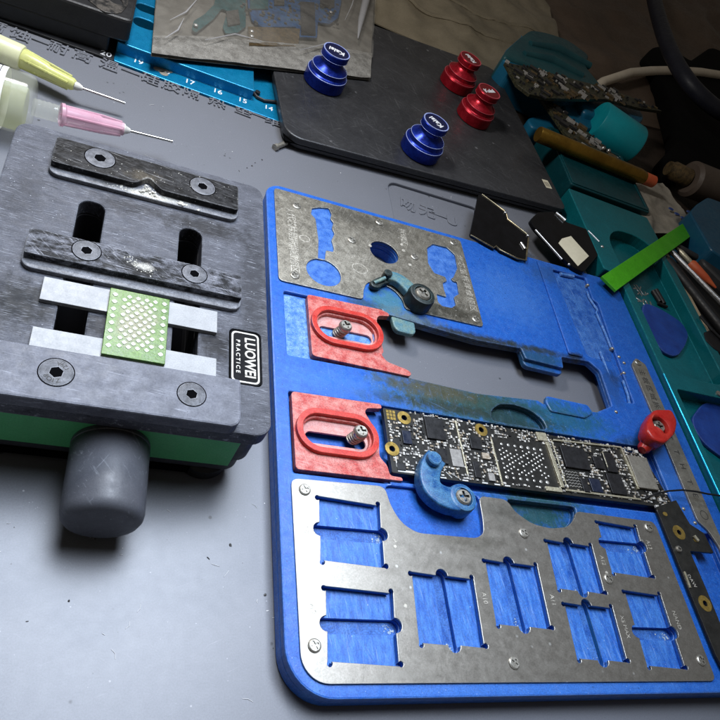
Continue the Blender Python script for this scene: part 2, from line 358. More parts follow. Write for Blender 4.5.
class MB:
    """collects shapes (mm, world axes) into one mesh"""

    def __init__(self):
        self.bm = bmesh.new()

    def mesh(self, me, mat=None):
        if mat is not None:
            me.transform(mat)
        self.bm.from_mesh(me)
        bpy.data.meshes.remove(me)
        return self

    def plate(self, outer, holes=(), z0=0., z1=1., bev=0., mat=None, res=2):
        """flat slab with holes and rounded rims: rings of offset outlines, capped by a constrained triangulation"""
        polys = []
        for k, poly in enumerate([outer] + list(holes)):
            p = []
            for q in poly:
                q = Vector((q[0], q[1]))
                if not p or (q - p[-1]).length > 2e-3:
                    p.append(q)
            if (p[0] - p[-1]).length < 2e-3:
                p.pop()
            area = sum(p[i - 1].x * p[i].y - p[i].x * p[i - 1].y for i in range(len(p)))
            if (area > 0) != (k == 0):
                p.reverse()
            polys.append(p)
        bev = min(bev, (z1 - z0) * .45)

        def off(p, d):
            if d == 0:
                return p
            out = []
            m_ = len(p)
            for i in range(m_):
                e1, e2 = (p[i] - p[i - 1]).normalized(), (p[(i + 1) % m_] - p[i]).normalized()
                n1, n2 = Vector((-e1.y, e1.x)), Vector((-e2.y, e2.x))
                out.append(p[i] + (n1 + n2) * (d / max(.5, 1 + n1.dot(n2))))
            return out
        levels = [(z0, 0.)] if not bev else []
        if bev:
            levels = [(z0 + bev * (1 - math.cos(math.pi / 2 * k / res)), bev * (1 - math.sin(math.pi / 2 * k / res))) for k in range(res + 1)]
            levels += [(z1 - (z - z0), o) for z, o in reversed(levels)]
        else:
            levels.append((z1, 0.))
        T = mat if mat is not None else Matrix.Identity(4)
        nv = self.bm.verts.new
        nf = self.bm.faces.new
        ends = {}
        for p in polys:
            prev = None
            for li, (z, o) in enumerate(levels):
                op = off(p, o)
                ring = [nv(T @ Vector((q.x, q.y, z))) for q in op]
                if prev:
                    for i in range(len(ring)):
                        j = (i + 1) % len(ring)
                        nf((prev[i], prev[j], ring[j], ring[i]))
                prev = ring
                if li in (0, len(levels) - 1):
                    ends.setdefault(li, []).append((op, ring))
        for li, lst in ends.items():
            pts, vs_, edges = [], [], []
            for op, ring in lst:
                b0 = len(pts)
                pts += [Vector((q.x, q.y)) for q in op]
                vs_ += ring
                edges += [(b0 + i, b0 + (i + 1) % len(op)) for i in range(len(op))]
            V, _E, Fc, ov, _oe, _of = delaunay_2d_cdt(pts, edges, [], 0, 1e-6)
            vm = [vs_[o_[0]] if o_ else nv(T @ Vector((v.x, v.y, levels[li][0]))) for v, o_ in zip(V, ov)]

            def odd(c):
                r = False
                for op, _ in lst:
                    for i in range(len(op)):
                        a, b = op[i - 1], op[i]
                        if (a.y > c.y) != (b.y > c.y) and c.x < (b.x - a.x) * (c.y - a.y) / (b.y - a.y) + a.x:
                            r = not r
                return r
            for f in Fc:
                c = (V[f[0]] + V[f[1]] + V[f[2]]) / 3
                if odd(c):
                    fv = [vm[i] for i in f]
                    if len(set(fv)) == 3:
                        try:
                            nf(fv if li else fv[::-1])
                        except ValueError:
                            pass
        return self

    def text(self, body, size, z, depth, x, y, ang=0., align='CENTER', sx=1., bev=0., mat=None):
        cu = bpy.data.curves.new('tmp', 'FONT')
        cu.body = body
        cu.size = size
        cu.extrude = depth / 2
        cu.bevel_depth = bev
        cu.bevel_resolution = 1
        cu.align_x = align
        cu.align_y = 'CENTER'
        cu.resolution_u = 3
        o = bpy.data.objects.new('tmp', cu)
        me = bpy.data.meshes.new_from_object(o)
        bpy.data.objects.remove(o)
        bpy.data.curves.remove(cu)
        m = Matrix.Translation((x, y, z)) @ Matrix.Rotation(ang, 4, 'Z') @ Matrix.Diagonal((sx, 1, 1, 1))
        if mat is not None:
            m = mat @ m
        return self.mesh(me, m)

    def cyl(self, p0, p1, r0, r1=None, seg=28, caps=True):
        r1 = r0 if r1 is None else r1
        p0 = Vector(p0)
        p1 = Vector(p1)
        d = p1 - p0
        q = d.to_track_quat('Z', 'Y').to_matrix().to_4x4()
        bmesh.ops.create_cone(self.bm, cap_ends=caps, segments=seg, radius1=r0, radius2=r1, depth=d.length,
                              matrix=Matrix.Translation((p0 + p1) / 2) @ q)
        return self

    def lathe(self, prof, p0=(0, 0, 0), p1=(0, 0, 1), seg=40, close=False):
        """prof: (r, t) pairs; t runs from p0 along the unit axis to p1"""
        p0 = Vector(p0)
        ax = (Vector(p1) - p0).normalized()
        q = ax.to_track_quat('Z', 'Y').to_matrix()
        rings = []
        for r, t in prof:
            if r < 1e-6:
                rings.append([self.bm.verts.new(p0 + ax * t)])
            else:
                rings.append([self.bm.verts.new(p0 + ax * t + q @ Vector((r * math.cos(2 * math.pi * k / seg), r * math.sin(2 * math.pi * k / seg), 0)))
                              for k in range(seg)])
        prs = list(zip(rings, rings[1:]))
        if close:
            prs.append((rings[-1], rings[0]))
        for a, b in prs:
            for k in range(seg):
                k2 = (k + 1) % seg
                if len(a) == 1 and len(b) > 1:
                    self.bm.faces.new((a[0], b[k2], b[k]))
                elif len(b) == 1 and len(a) > 1:
                    self.bm.faces.new((a[k], a[k2], b[0]))
                elif len(a) > 1:
                    self.bm.faces.new((a[k], a[k2], b[k2], b[k]))
        return self

    def tube(self, path, r, seg=10, taper=None):
        pts = [Vector(p) for p in path]
        rings = []
        up = Vector((0, 0, 1))
        for i, p in enumerate(pts):
            t = (pts[min(i + 1, len(pts) - 1)] - pts[max(i - 1, 0)]).normalized()
            a = t.cross(up)
            if a.length < 1e-3:
                a = t.cross(Vector((1, 0, 0)))
            a.normalize()
            b = a.cross(t).normalized()
            rr = r * (taper[i] if taper else 1)
            rings.append([self.bm.verts.new(p + rr * (a * math.cos(2 * math.pi * k / seg) + b * math.sin(2 * math.pi * k / seg))) for k in range(seg)])
        for A, B in zip(rings, rings[1:]):
            for k in range(seg):
                k2 = (k + 1) % seg
                self.bm.faces.new((A[k], B[k], B[k2], A[k2]))
        self.bm.faces.new(rings[0])
        self.bm.faces.new(list(reversed(rings[-1])))
        return self

    def box(self, x0, x1, y0, y1, z0, z1, bev=0., mat=None, seg=2):
        m = Matrix.Translation(((x0 + x1) / 2, (y0 + y1) / 2, (z0 + z1) / 2)) @ Matrix.Diagonal((x1 - x0, y1 - y0, z1 - z0, 1))
        if mat is not None:
            m = mat @ m
        r = bmesh.ops.create_cube(self.bm, size=1., matrix=m)
        if bev:
            es = list({e for v in r['verts'] for e in v.link_edges})
            bmesh.ops.bevel(self.bm, geom=es, offset=bev, segments=seg, profile=.5, affect='EDGES')
        return self

    def ball(self, c, r, sz=1., seg=16):
        bmesh.ops.create_uvsphere(self.bm, u_segments=seg, v_segments=max(6, seg // 2), radius=r,
                                  matrix=Matrix.Translation(c) @ Matrix.Diagonal((1, 1, sz, 1)))
        return self

    def sheet(self, x0, x1, y0, y1, nx, ny, zf, thick=.3, mat=None):
        """a sheet over a grid with height function zf, with thickness"""
        lay = []
        for dz in (0., -thick):
            g = [[None] * (nx + 1) for _ in range(ny + 1)]
            for j in range(ny + 1):
                for i in range(nx + 1):
                    x = x0 + (x1 - x0) * i / nx
                    y = y0 + (y1 - y0) * j / ny
                    v = Vector((x, y, zf(x, y) + dz))
                    if mat is not None:
                        v = mat @ v
                    g[j][i] = self.bm.verts.new(v)
            lay.append(g)
        T, B = lay
        f = self.bm.faces.new
        for j in range(ny):
            for i in range(nx):
                f((T[j][i], T[j][i + 1], T[j + 1][i + 1], T[j + 1][i]))
                f((B[j][i], B[j + 1][i], B[j + 1][i + 1], B[j][i + 1]))
        for i in range(nx):
            f((T[0][i + 1], T[0][i], B[0][i], B[0][i + 1]))
            f((T[ny][i], T[ny][i + 1], B[ny][i + 1], B[ny][i]))
        for j in range(ny):
            f((T[j][0], T[j + 1][0], B[j + 1][0], B[j][0]))
            f((T[j + 1][nx], T[j][nx], B[j][nx], B[j + 1][nx]))
        return self

    def build(self, name, mat, parent=None, smooth=None, loc=None, normals=True):
        if normals:
            bmesh.ops.recalc_face_normals(self.bm, faces=self.bm.faces)
        base = Vector((0, 0, 0))
        if parent is not None:
            base = LOC[parent.name]
        elif loc is not None:
            base = Vector(loc)
        me = bpy.data.meshes.new(name)
        self.bm.to_mesh(me)
        self.bm.free()
        me.transform(Matrix.Diagonal((S, S, S, 1)) @ Matrix.Translation(-base))
        me.materials.append(MATS[mat])
        if smooth is not None:
            for p in me.polygons:
                p.use_smooth = True
            me.set_sharp_from_angle(angle=math.radians(smooth))
        o = link(bpy.data.objects.new(name, me))
        if parent is not None:
            o.parent = parent
        else:
            o.location = base * S
        LOC[o.name] = base
        return o


# ------------------------------------------------------------------ 2D outlines
def rr(x0, y0, x1, y1, r, n=6):
    if not isinstance(r, (tuple, list)):
        r = (r,) * 4
    out = []
    for (cx, cy, a, q) in ((x1 - r[0], y1 - r[0], 0, r[0]), (x0 + r[1], y1 - r[1], 90, r[1]), (x0 + r[2], y0 + r[2], 180, r[2]), (x1 - r[3], y0 + r[3], 270, r[3])):
        if q <= 0:
            out.append((cx, cy))
            continue
        for k in range(n + 1):
            t = math.radians(a + 90 * k / n)
            out.append((cx + q * math.cos(t), cy + q * math.sin(t)))
    return out


def circ(x, y, r, n=28, ry=None):
    return [(x + r * math.cos(2 * math.pi * k / n), y + (ry or r) * math.sin(2 * math.pi * k / n)) for k in range(n)]


def rnd(pts, r, n=4):
    """round the corners of a polygon"""
    out = []
    m = len(pts)
    for i in range(m):
        p0, p, p1 = Vector(pts[i - 1]), Vector(pts[i]), Vector(pts[(i + 1) % m])
        a, b = (p0 - p), (p1 - p)
        k = min(r, a.length * .45, b.length * .45)
        A, B = p + a.normalized() * k, p + b.normalized() * k
        for j in range(n + 1):
            t = j / n
            q = A * (1 - t) ** 2 + p * 2 * t * (1 - t) + B * t * t
            out.append((q.x, q.y))
    return out


def hexa(x, y, r, a=0):
    return [(x + r * math.cos(math.radians(a + 60 * k)), y + r * math.sin(math.radians(a + 60 * k))) for k in range(6)]


def bumpy(seed, amp, scale):
    from mathutils import noise as nz
    off = Vector((seed * 13.7, seed * 7.1, seed * 3.3))
    return lambda x, y: amp * (nz.noise(Vector((x / scale, y / scale, 0)) + off) + .5 * nz.noise(Vector((x / scale * 2.3, y / scale * 2.3, 0)) + off))


def crumple(seed, amp, scale):
    """sharp folded creases: ridged noise"""
    from mathutils import noise as nz
    off = Vector((seed * 13.7, seed * 7.1, seed * 3.3))

    def f(x, y):
        t = 0.
        a = 1.
        s = scale
        for _ in range(3):
            t += a * (1 - abs(nz.noise(Vector((x / s, y / s * 1.3, 0)) + off)) * 2.2)
            a *= .5
            s *= .47
        return amp * t * .5
    return f


def screw(x, y, z, r, parent, name='screw', h=.5, mat='screw_steel', tilt=0., slot='cross'):
    """pan-head screw with a driver recess (the recess is cut, its bottom is lower)"""
    mb = MB()
    a = random.uniform(0, 1.5)
    w, l = r * .16, r * .62

    def ro(p):
        return (x + p[0] * math.cos(a) - p[1] * math.sin(a), y + p[0] * math.sin(a) + p[1] * math.cos(a))
    cross = [(w, w), (w, l), (-w, l), (-w, w), (-l, w), (-l, -w), (-w, -w), (-w, -l), (w, -l), (w, -w), (l, -w), (l, w)]
    mb.lathe([(r * .98, -.3), (r, 0), (r * .97, h * .45), (r * .82, h * .85), (r * .76, h * .93)], (x, y, z), (x, y, z + 1), 24)
    mb.plate(circ(x, y, r * .77, 24), [[ro(p) for p in cross]], z + h * .72, z + h)
    mb.plate(circ(x, y, r * .76, 16), [], z + h * .2, z + h * .4)
    return mb.build(name, mat, parent, smooth=35)


def flake(mb_, x, y, z, r):
    """one irregular angular crumb"""
    v0 = len(mb_.bm.verts)
    res_ = bmesh.ops.create_icosphere(mb_.bm, subdivisions=1, radius=r)
    sx_, sy_, sz_, a_ = random.uniform(.5, 1.6), random.uniform(.4, 1.1), random.uniform(.2, .5), random.uniform(0, 3)
    for v in res_['verts']:
        k_ = random.uniform(.6, 1.25)
        px_, py_ = v.co.x * sx_ * k_, v.co.y * sy_ * k_
        v.co = Vector((x + px_ * math.cos(a_) - py_ * math.sin(a_), y + px_ * math.sin(a_) + py_ * math.cos(a_), z + v.co.z * sz_ * k_))


# ================================================================== SETTING
mb = MB()
mb.box(-900, 1500, -400, 1800, -12, -4)
tag(mb.build('table_top', 'table_dark'), kind='structure')

mat_rect = rnd([(-220, -160), (178.5, -160), (178.5, 200.5), (140, 202.6), (60, 203.2), (50.6, 203.9), (13, 206.7), (-2.7, 207.9), (-38, 209.9), (-220, 219)], 2)
rec = rr(90.5, 150, 129.5, 190.8, (5, 4, 4, 4), 8)
rim_o = rr(89.2, 148.7, 130.8, 192.1, (6, 5, 5, 5), 8)
mb = MB()
mb.plate(mat_rect, [rec], -4, 0, .4)
mb.plate(rr(88, 147, 132, 193, 2), [], -3.8, -1.1)
mat_o = tag(mb.build('work_mat', 'mat_grey'), kind='structure')
# moulded lettering of the mat
t = MB()
base = '蚀一耐高温一硅胶隔热垫一维'
pos = [(-27.5, 206.6)] + [None] * 12
x0, y0 = P(22, 37)
x1, y1 = P(277, 127)
n = len(base)
px = [20, 41, 58, 82, 109, 130, 150, 171, 191, 217, 243, 257, 273]
for ch, xx in zip(base, px):
    yy = 37 + (xx - 20) * (122.5 - 37) / (273 - 20) - .3
    w = P(xx, yy)
    t.text(ch, 5.9, .22, .5, w[0], w[1], -.10, bev=.04)
w = P(-6, 27)
t.text('腐', 6.3, .18, .34, w[0], w[1], -.05, bev=.06)
for ch, (xx, yy) in zip('吻无一U', [(408, 206), (427, 212.5), (439, 216.5), (452, 221.5)]):
    w = P(xx, yy, -1)
    t.text(ch, 6.6, -1.0, .34, w[0], w[1], -.12, bev=.06)
o = t.build('raised_lettering', 'mat_grey', mat_o)

# lint and solder crumbs scattered over the mat
rl_ = random.Random(5)
m = MB()
d_ = MB()
for k in range(64):
    x, y = (rl_.uniform(-12, 46), rl_.uniform(18, 67)) if k % 3 else (rl_.uniform(10, 175), rl_.uniform(166, 200))
    if rl_.random() < .45:
        a, l_ = rl_.uniform(0, 6.3), rl_.uniform(.5, 2.2)
        b = a + rl_.uniform(-.9, .9)
        m.tube([(x, y, .06), (x + l_ * .5 * math.cos(a), y + l_ * .5 * math.sin(a), .09), (x + l_ * .5 * (math.cos(a) + math.cos(b)), y + l_ * .5 * (math.sin(a) + math.sin(b)), .06)], .045, 5)
    else:
        flake(m if rl_.random() < .4 else d_, x, y, .05, rl_.uniform(.06, .22))
for q_ in [(197, 97), (247, 168), (255, 163), (262, 160), (239, 171), (252, 166), (69, 601), (208, 558), (265, 595), (230, 545)]:
    w = P(*q_)
    flake(d_, w[0], w[1], .08, .3)
tag(m.build('lint', 'lint_pale'), kind='stuff')
tag(d_.build('solder_crumbs', 'crumb_dark'), kind='stuff')

# ================================================================== BLUE REPAIR FIXTURE
FX0, FX1, FY0, FY1 = 44.6, 176.2, 26.6, 163.6
fx = thing('repair_fixture', 'blue phone board repair fixture with steel plates and red sliding clamps on the grey mat', 'repair fixture', ((FX0 + FX1) / 2, (FY0 + FY1) / 2, 0))
TOP = 5.6
outer = rr(FX0, FY0, FX1, FY1, (5, 5, 9, 9), 10)
win = rnd([(76.5, 123.2), (76.5, 122.0), (81, 121.6), (91.7, 120.6), (106, 119.6), (121.4, 120.2), (121.9, 116.6), (135.6, 116.0), (136.4, 120.4), (147.4, 121.0), (150.4, 118.0),
           (149.6, 105.0), (142.5, 101.6), (122.9, 101.0), (121.6, 101.9), (101.7, 100.4), (84, 101.2), (76.5, 101.6), (72.5, 102.6), (72.5, 121.6), (74, 123.2)], .6, 3)
# pockets
pk1 = rr(48.2, 101.4, 76, 122.0, 1)            # light worn pocket of the first slider
pk2 = rr(47.6, 70.0, 71.4, 91.2, 1)
board_pk = rr(70.6, 71.0, 158.6, 92.0, .8)
notch = rnd([(69.2, 69.9), (69.6, 64.4), (71.6, 60.8), (75, 58.9), (90.5, 58.9), (92.8, 60.2), (93.6, 64), (94, 70)], 2.0, 4)
arc_pk = circ(112.6, 91.0, 9.2, 36, 7.2)
arc_lo = circ(112.3, 71.5, 10.4, 36, 8.2)
right_ch = rnd([(146.8, 160.6), (161.4, 160.9), (160.6, 150.5), (162.4, 149.2), (160.6, 128), (159.5, 107.6), (155.4, 107.6), (153.4, 122.6), (147.6, 123.4)], .8, 3)
low_ch = rnd([(158.6, 66), (168.5, 66.5), (168, 36), (160, 36.0)], 1.2, 3)
ridge_ch = rr(138.9, 121.4, 140.1, 162.2, .4)
WINS = [(52.6, 50.8, 67.0, 65.0, 'h', 57.9), (52.5, 32.1, 67.3, 46.2, 'h', 39.4), (71.8, 35.6, 87.1, 50.1, 'v', 79.5), (90.7, 39.6, 105.1, 54.0, 'v', 97.5),
        (109.4, 47.9, 123.4, 60.0, 'v', 116.4), (127.3, 52.6, 140.6, 66.3, 'h', 60.6), (109.4, 33.0, 123.6, 45.3, 'v', 116.2), (128.5, 31.6, 140.3, 48.9, 'h', 39.6)]


def win_outline(x0, y0, x1, y1, o, c, dog=.55, slot=1.45, over=1.15):
    """rectangle with dog-bone corners and, across the middle, a round-ended slot (counter-clockwise)"""
    p = []

    def dogc(cx, cy, a0):
        for k in range(8):
            t = math.radians(a0 + 270 * k / 7)
            p.append((cx + dog * math.cos(t), cy + dog * math.sin(t)))

    def half(cx, cy, a0):
        for k in range(9):
            t = math.radians(a0 + 180 * k / 8)
            p.append((cx + slot * math.cos(t), cy + slot * math.sin(t)))
    d = dog * .45
    dogc(x0 + d, y0 + d, 135)
    if o == 'v':
        half(c, y0 - over + slot, 180)
    dogc(x1 - d, y0 + d, 225)
    if o == 'h':
        half(x1 + over - slot, c, -90)
    dogc(x1 - d, y1 - d, -45)
    if o == 'v':
        half(c, y1 + over - slot, 0)
    dogc(x0 + d, y1 - d, 45)
    if o == 'h':
        half(x0 - over + slot, c, 90)
    return p


def slot_rect(x0, y0, x1, y1, o, c, slot=1.4, over=1.1):
    if o == 'h':
        return rr(x0 - over, c - slot, x1 + over, c + slot, slot * .98, 6)
    return rr(c - slot, y0 - over, c + slot, y1 + over, slot * .98, 6)


def window_pocket(x0, y0, x1, y1, o, c):
    return rr(x0 - .25, y0 - .25, x1 + .25, y1 + .25, .3, 2)


slots = [slot_rect(*w) for w in WINS]
pockets = [win_outline(w[0] - .05, w[1] - .05, w[2] + .05, w[3] + .05, w[4], w[5]) for w in WINS]
body = MB()
outer0 = rr(FX0 + .1, FY0 + .1, FX1 - .1, FY1 - .1, (5, 5, 9, 9), 10)
# union of the board pocket with slider pockets is cut as separate touching holes; keep 0.3 mm walls
upper_key = rnd([P(x, y, 6) for x, y in [(311, 214), (312, 208.5), (320, 207.5), (329, 208.5), (331.5, 214), (330.5, 219), (333.5, 223), (332, 228), (334.5, 234), (331.5, 240), (334, 249), (333, 252), (326, 250.5), (325, 260), (318, 259), (318.5, 240), (315.5, 219)]], .35, 3)
key_round = circ(59.8, 131.6, 5.0, 32, 4.9)
upper_hole = circ(80.0, 146.0, 4.6, 32, 4.4)
key2 = rnd([P(x, y, 6) for x, y in [(427, 248), (433, 244), (447, 247.5), (455, 255), (457.5, 268), (453.5, 277.5), (451, 278.5), (453.5, 281.5), (457, 282), (459, 294), (454, 297), (456, 305), (451.5, 308), (442, 306), (438, 302), (436.5, 294), (446.5, 297), (444, 290), (442.5, 283), (447, 281), (445, 277), (434, 273), (428, 263)]], .4, 3)
mid_holes = slots + [arc_lo]
mid_board = rnd([(48.0, 70.2), (48.0, 91.0), (158.6, 91.9), (158.6, 71.0), (70.8, 71.0), (70.8, 70.2)], .6, 3)
win_lo = rnd([(70.5, 121.2), (72.5, 127.5), (121, 127.5), (153.0, 127.0), (153.0, 105), (142.8, 101.3), (122.9, 100.8), (101.7, 100.2), (84, 101.0), (70.5, 101.5)], 1.5, 3)
body.plate(outer0, [win_lo, upper_hole], 0, 3.3, .45)
arc_in = rnd([(103.6, 92.3), (104.4, 95.6), (107.6, 98.1), (112.6, 98.9), (117.6, 98.0), (121.0, 95.6), (121.6, 92.3)], 1.4, 4)
arc_in_lo = rnd([(101.6, 69.9), (103.0, 66.4), (107, 63.6), (112.4, 62.9), (117.8, 63.8), (121.6, 66.6), (123, 69.9)], 1.6, 4)
pk1_in = rnd([(48.2, 101.4), (48.2, 122.0), (72.2, 122.0), (72.2, 101.4)], .8, 3)
body.plate(outer0, [win, upper_hole, mid_board, arc_in, arc_in_lo, low_ch] + slots, 3.28, 4.55, .12)
body.plate(outer, [win, upper_hole, mid_board, pk1_in, arc_in, arc_in_lo, notch, right_ch, low_ch] + pockets, 4.53, TOP, .35)
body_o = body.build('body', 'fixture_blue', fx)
# raised ridge and contour ribs of the body on the right half
rb = MB()
ribp = [P3(588, 291, TOP), P3(590, 297, TOP), P3(598, 309, TOP), P3(597, 312, TOP), P3(606, 332, TOP), P3(612, 347, TOP)]
rb.tube([(p.x, p.y, TOP - .5) for p in ribp], .4, 8)
ribp = [P3(596, 280, TOP), P3(601, 292, TOP), P3(609, 312, TOP), P3(606, 315, TOP), P3(608, 326, TOP), P3(616, 340, TOP), P3(622, 356, TOP)]
rb.tube([(p.x, p.y, TOP - .45) for p in ribp], .4, 8)
ribp = [P3(601, 351, TOP), P3(606, 364, TOP), P3(614, 388, TOP), P3(618, 408, TOP), P3(628, 412, TOP), P3(632, 412, TOP), P3(629, 395, TOP), P3(624, 380, TOP)]
rb.tube([(p.x, p.y, TOP - .5) for p in ribp], .42, 8)
rb.tube([(150, 159.6, TOP - .5), (156, 160.2, TOP - .5)], .7, 8)
rb.build('contour_rib', 'blue_worn', fx, smooth=40)
rg_ = MB()
rg_.plate(rnd([(139.4, 121.8), (140.4, 162.6), (146.0, 162.6), (145.4, 123.6), (144.8, 121.8)], .8, 4), [], TOP - .1, TOP + .55, .45, res=3)
rg_.build('raised_ridge', 'fixture_blue', fx, smooth=60)
# tabs that reach into the opening
tb = MB()
tb.plate(rnd([(79.0, 122.4), (79.4, 118.2), (80.4, 117.0), (84.8, 116.8), (86.0, 117.8), (86.2, 121.6)], 1.0), [], 3.6, 5.2, .4)
tb.build('window_tab', 'clamp_dirty', fx)
tb = MB()
tb.plate(rnd([(121.7, 121.0), (121.9, 115.6), (123, 114.8), (134.8, 114.4), (135.8, 115.2), (136.2, 120.6)], .8), [], 2.6, 4.3, .4)
tb.build('window_tab', 'fixture_blue', fx)
tb = MB()
tb.plate(rnd([(123.6, 101.3), (124.4, 98.4), (136.6, 98.2), (140.4, 100.6), (139.2, 103.2), (124.6, 103.6)], .8), [], 4.6, 6.2, .4)
tb.build('window_tab', 'fixture_blue', fx)
kf = MB()
kf.plate(rr(53.5, 125.6, 66.5, 159.6, 2), [], TOP - .1, TOP + .012)
kf.build('worn_patch', 'patch_blue', fx)
kf = MB()
kf.plate(rr(93.5, 127.6, 106.5, 156.6, 2), [], TOP - .1, TOP + .012)
kf.build('worn_patch', 'patch_blue', fx)
# brighter worn pocket floor beside the first slider
wf = MB()
wf.plate(rr(48.5, 101.7, 71.9, 121.7, .7), [], 4.5, 4.60)
wf.build('worn_pocket', 'blue_worn', fx)
wf = MB()
wf.plate(rnd([(147.4, 123.8), (147.2, 160.2), (160.9, 160.4), (160.2, 150.3), (161.9, 149), (160.2, 128), (158.2, 123.9)], .8, 3), [], 4.5, 4.62)
wf.build('worn_channel', 'channel_blue', fx)
# scuffed floors of the eight windows
for w_, s_ in zip(WINS, slots):
    f = MB()
    x0, y0, x1, y1, o, c = w_
    if o == 'h':
        f.box(x0 + .1, x1 - .1, y0 + .1, c - 1.45, 4.5, 4.575)
        f.box(x0 + .1, x1 - .1, c + 1.45, y1 - .1, 4.5, 4.575)
    else:
        f.box(x0 + .1, c - 1.45, y0 + .1, y1 - .1, 4.5, 4.575)
        f.box(c + 1.45, x1 - .1, y0 + .1, y1 - .1, 4.5, 4.575)
    f.build('window_floor', 'window_blue', fx)
    # pale scraped residue left along the far end of the slot
    g = MB()
    for _ in range(26):
        if o == 'h':
            flake(g, x1 - abs(random.gauss(0, 1.2)) + .4, c + random.gauss(0, .6), 3.53, random.uniform(.08, .3))
        else:
            flake(g, c + random.gauss(0, .5), y0 + abs(random.gauss(0, 1.3)) - .4, 3.53, random.uniform(.08, .3))
    tag(g.build('slot_residue', 'window_residue', fx), kind='stuff')
# worn floors of the long slots
for w, s in zip(WINS, slots):
    f = MB()
    x0, y0, x1, y1, o, c = w
    if o == 'h':
        f.box(x0 - .6, x1 + .6, c - 1.3, c + 1.3, 3.29, 3.5)
    else:
        f.box(c - 1.3, c + 1.3, y0 - .6, y1 + .6, 3.29, 3.5)
    f.build('groove_floor', 'channel_blue', fx)

# --- upper steel plate
up_out = rnd([(46.9, 124.9), (46.9, 161.4), (109.6, 161.4), (109.2, 124.9), (83.4, 124.9), (83.2, 128.2), (81.2, 131.2), (76.6, 133.2), (72.6, 131.8), (71.0, 128.0), (70.8, 124.9)], 1.4, 4)
pl = MB()
pl.plate(up_out, [upper_key, key_round, upper_hole, key2], TOP + .03, 6.08, .08)
up = pl.build('steel_plate', 'steel_upper', fx)
tag(up, 'worn upper steel plate with engraved writing and key shaped cut-outs')
for (x, y) in [(53.4, 156.0), (51.3, 127.8), (80.2, 159.0), (69.8, 147.5), (90.3, 147.5), (106.4, 159.2), (107.0, 127.2)]:
    screw(x, y, 6.08, 1.35, up, h=.35)
en = MB()
for i, ch in enumerate('I代芯片层拆焊维修区'):
    en.text(ch, 2.9 if i else 2.4, 6.1, .05, 51.4 + .0 * i, 153.2 - i * 2.55, math.radians(-90), mat=None)
for i, ch in enumerate('北芯层拆焊维修区'):
    en.text(ch, 2.7, 6.1, .05, 107.1, 152.6 - i * 3.0, math.radians(-90))
for i, ch in enumerate('拆焊区'):
    en.text(ch, 2.5, 6.1, .05, 87.6, 157.6 - i * 2.3, math.radians(-90))
for (x, y, r) in [(71, 136.5, 2.4), (55, 143, 1.6)]:
    en.plate(circ(x, y, r, 26, r * .8), [circ(x, y, r - .22, 26, r * .8 - .22)], 6.08, 6.12)
for (x, y) in [(75.5, 147.2), (86.8, 149.0), (88.0, 143.4), (86.6, 151.4)]:
    en.plate(circ(x, y, .55, 12), [], 6.08, 6.13)
en.build('engraving', 'engrave_light', up)

# --- lower steel plate
lo_out = rnd([(47.3, 29.0), (47.3, 68.6), (69.0, 69.2), (69.8, 64.6), (71.8, 60.9), (75.2, 58.9), (90.4, 58.9), (92.6, 60.2), (93.2, 63.4), (93.6, 69.6), (101.4, 69.4),
              (103.0, 66.4), (107, 63.8), (112.4, 63.0), (117.8, 63.9), (120.4, 66.0), (122.0, 68.4), (147.2, 67.9), (148.0, 66.6), (148.0, 29.0)], 1.8, 5)
lo_out = [(x, y) for x, y in lo_out]
# larger radius at the near left corner
k = [p for p in lo_out if not (p[0] < 52 and p[1] < 34)]
arc = [(47.3 + 5.2 - 5.2 * math.cos(math.radians(a)), 29.0 + 5.2 - 5.2 * math.sin(math.radians(a))) for a in range(90, -1, -10)]
i0 = min(range(len(lo_out)), key=lambda i: 0 if (lo_out[i][0] < 52 and lo_out[i][1] < 34) else 1)
lo_out = arc + k
pl = MB()
pl.plate(lo_out, [win_outline(*w) for w in WINS], TOP + .03, 6.08, .08)
lo = pl.build('steel_plate', 'steel_lower', fx)
tag(lo, 'lower steel plate with eight blue cut-out windows')
for (x, y) in [(50.1, 66.2), (50.0, 35.4), (103.8, 61.1), (92.7, 32.6), (144.9, 66.0), (125.3, 51.5), (145.5, 33.4)]:
    screw(x, y, 6.08, 1.3, lo, h=.4)
en = MB()
for (s, x, y, sz) in [('A8', 50.0, 57.6, 1.6), ('A9', 50.2, 42.0, 1.6), ('A10', 89.0, 45.5, 1.5), ('A11', 107.0, 45.8, 1.5), ('A12', 125.4, 56.0, 1.5), ('A13', 142.8, 61.2, 1.5),
                      ('XS MAX', 125.6, 40.5, 1.4), ('NAND', 142.6, 42.5, 1.5), ('A', 69.6, 56.6, 1.3)]:
    en.text(s, sz, 6.1, .05, x, y, math.radians(-90))
for (x, y) in [(125.4, 53.0), (69.8, 43.2), (69.4, 55.4)]:
    en.plate(circ(x, y, .4, 10), [], 6.08, 6.12)
en.build('engraving', 'engrave_light', lo)


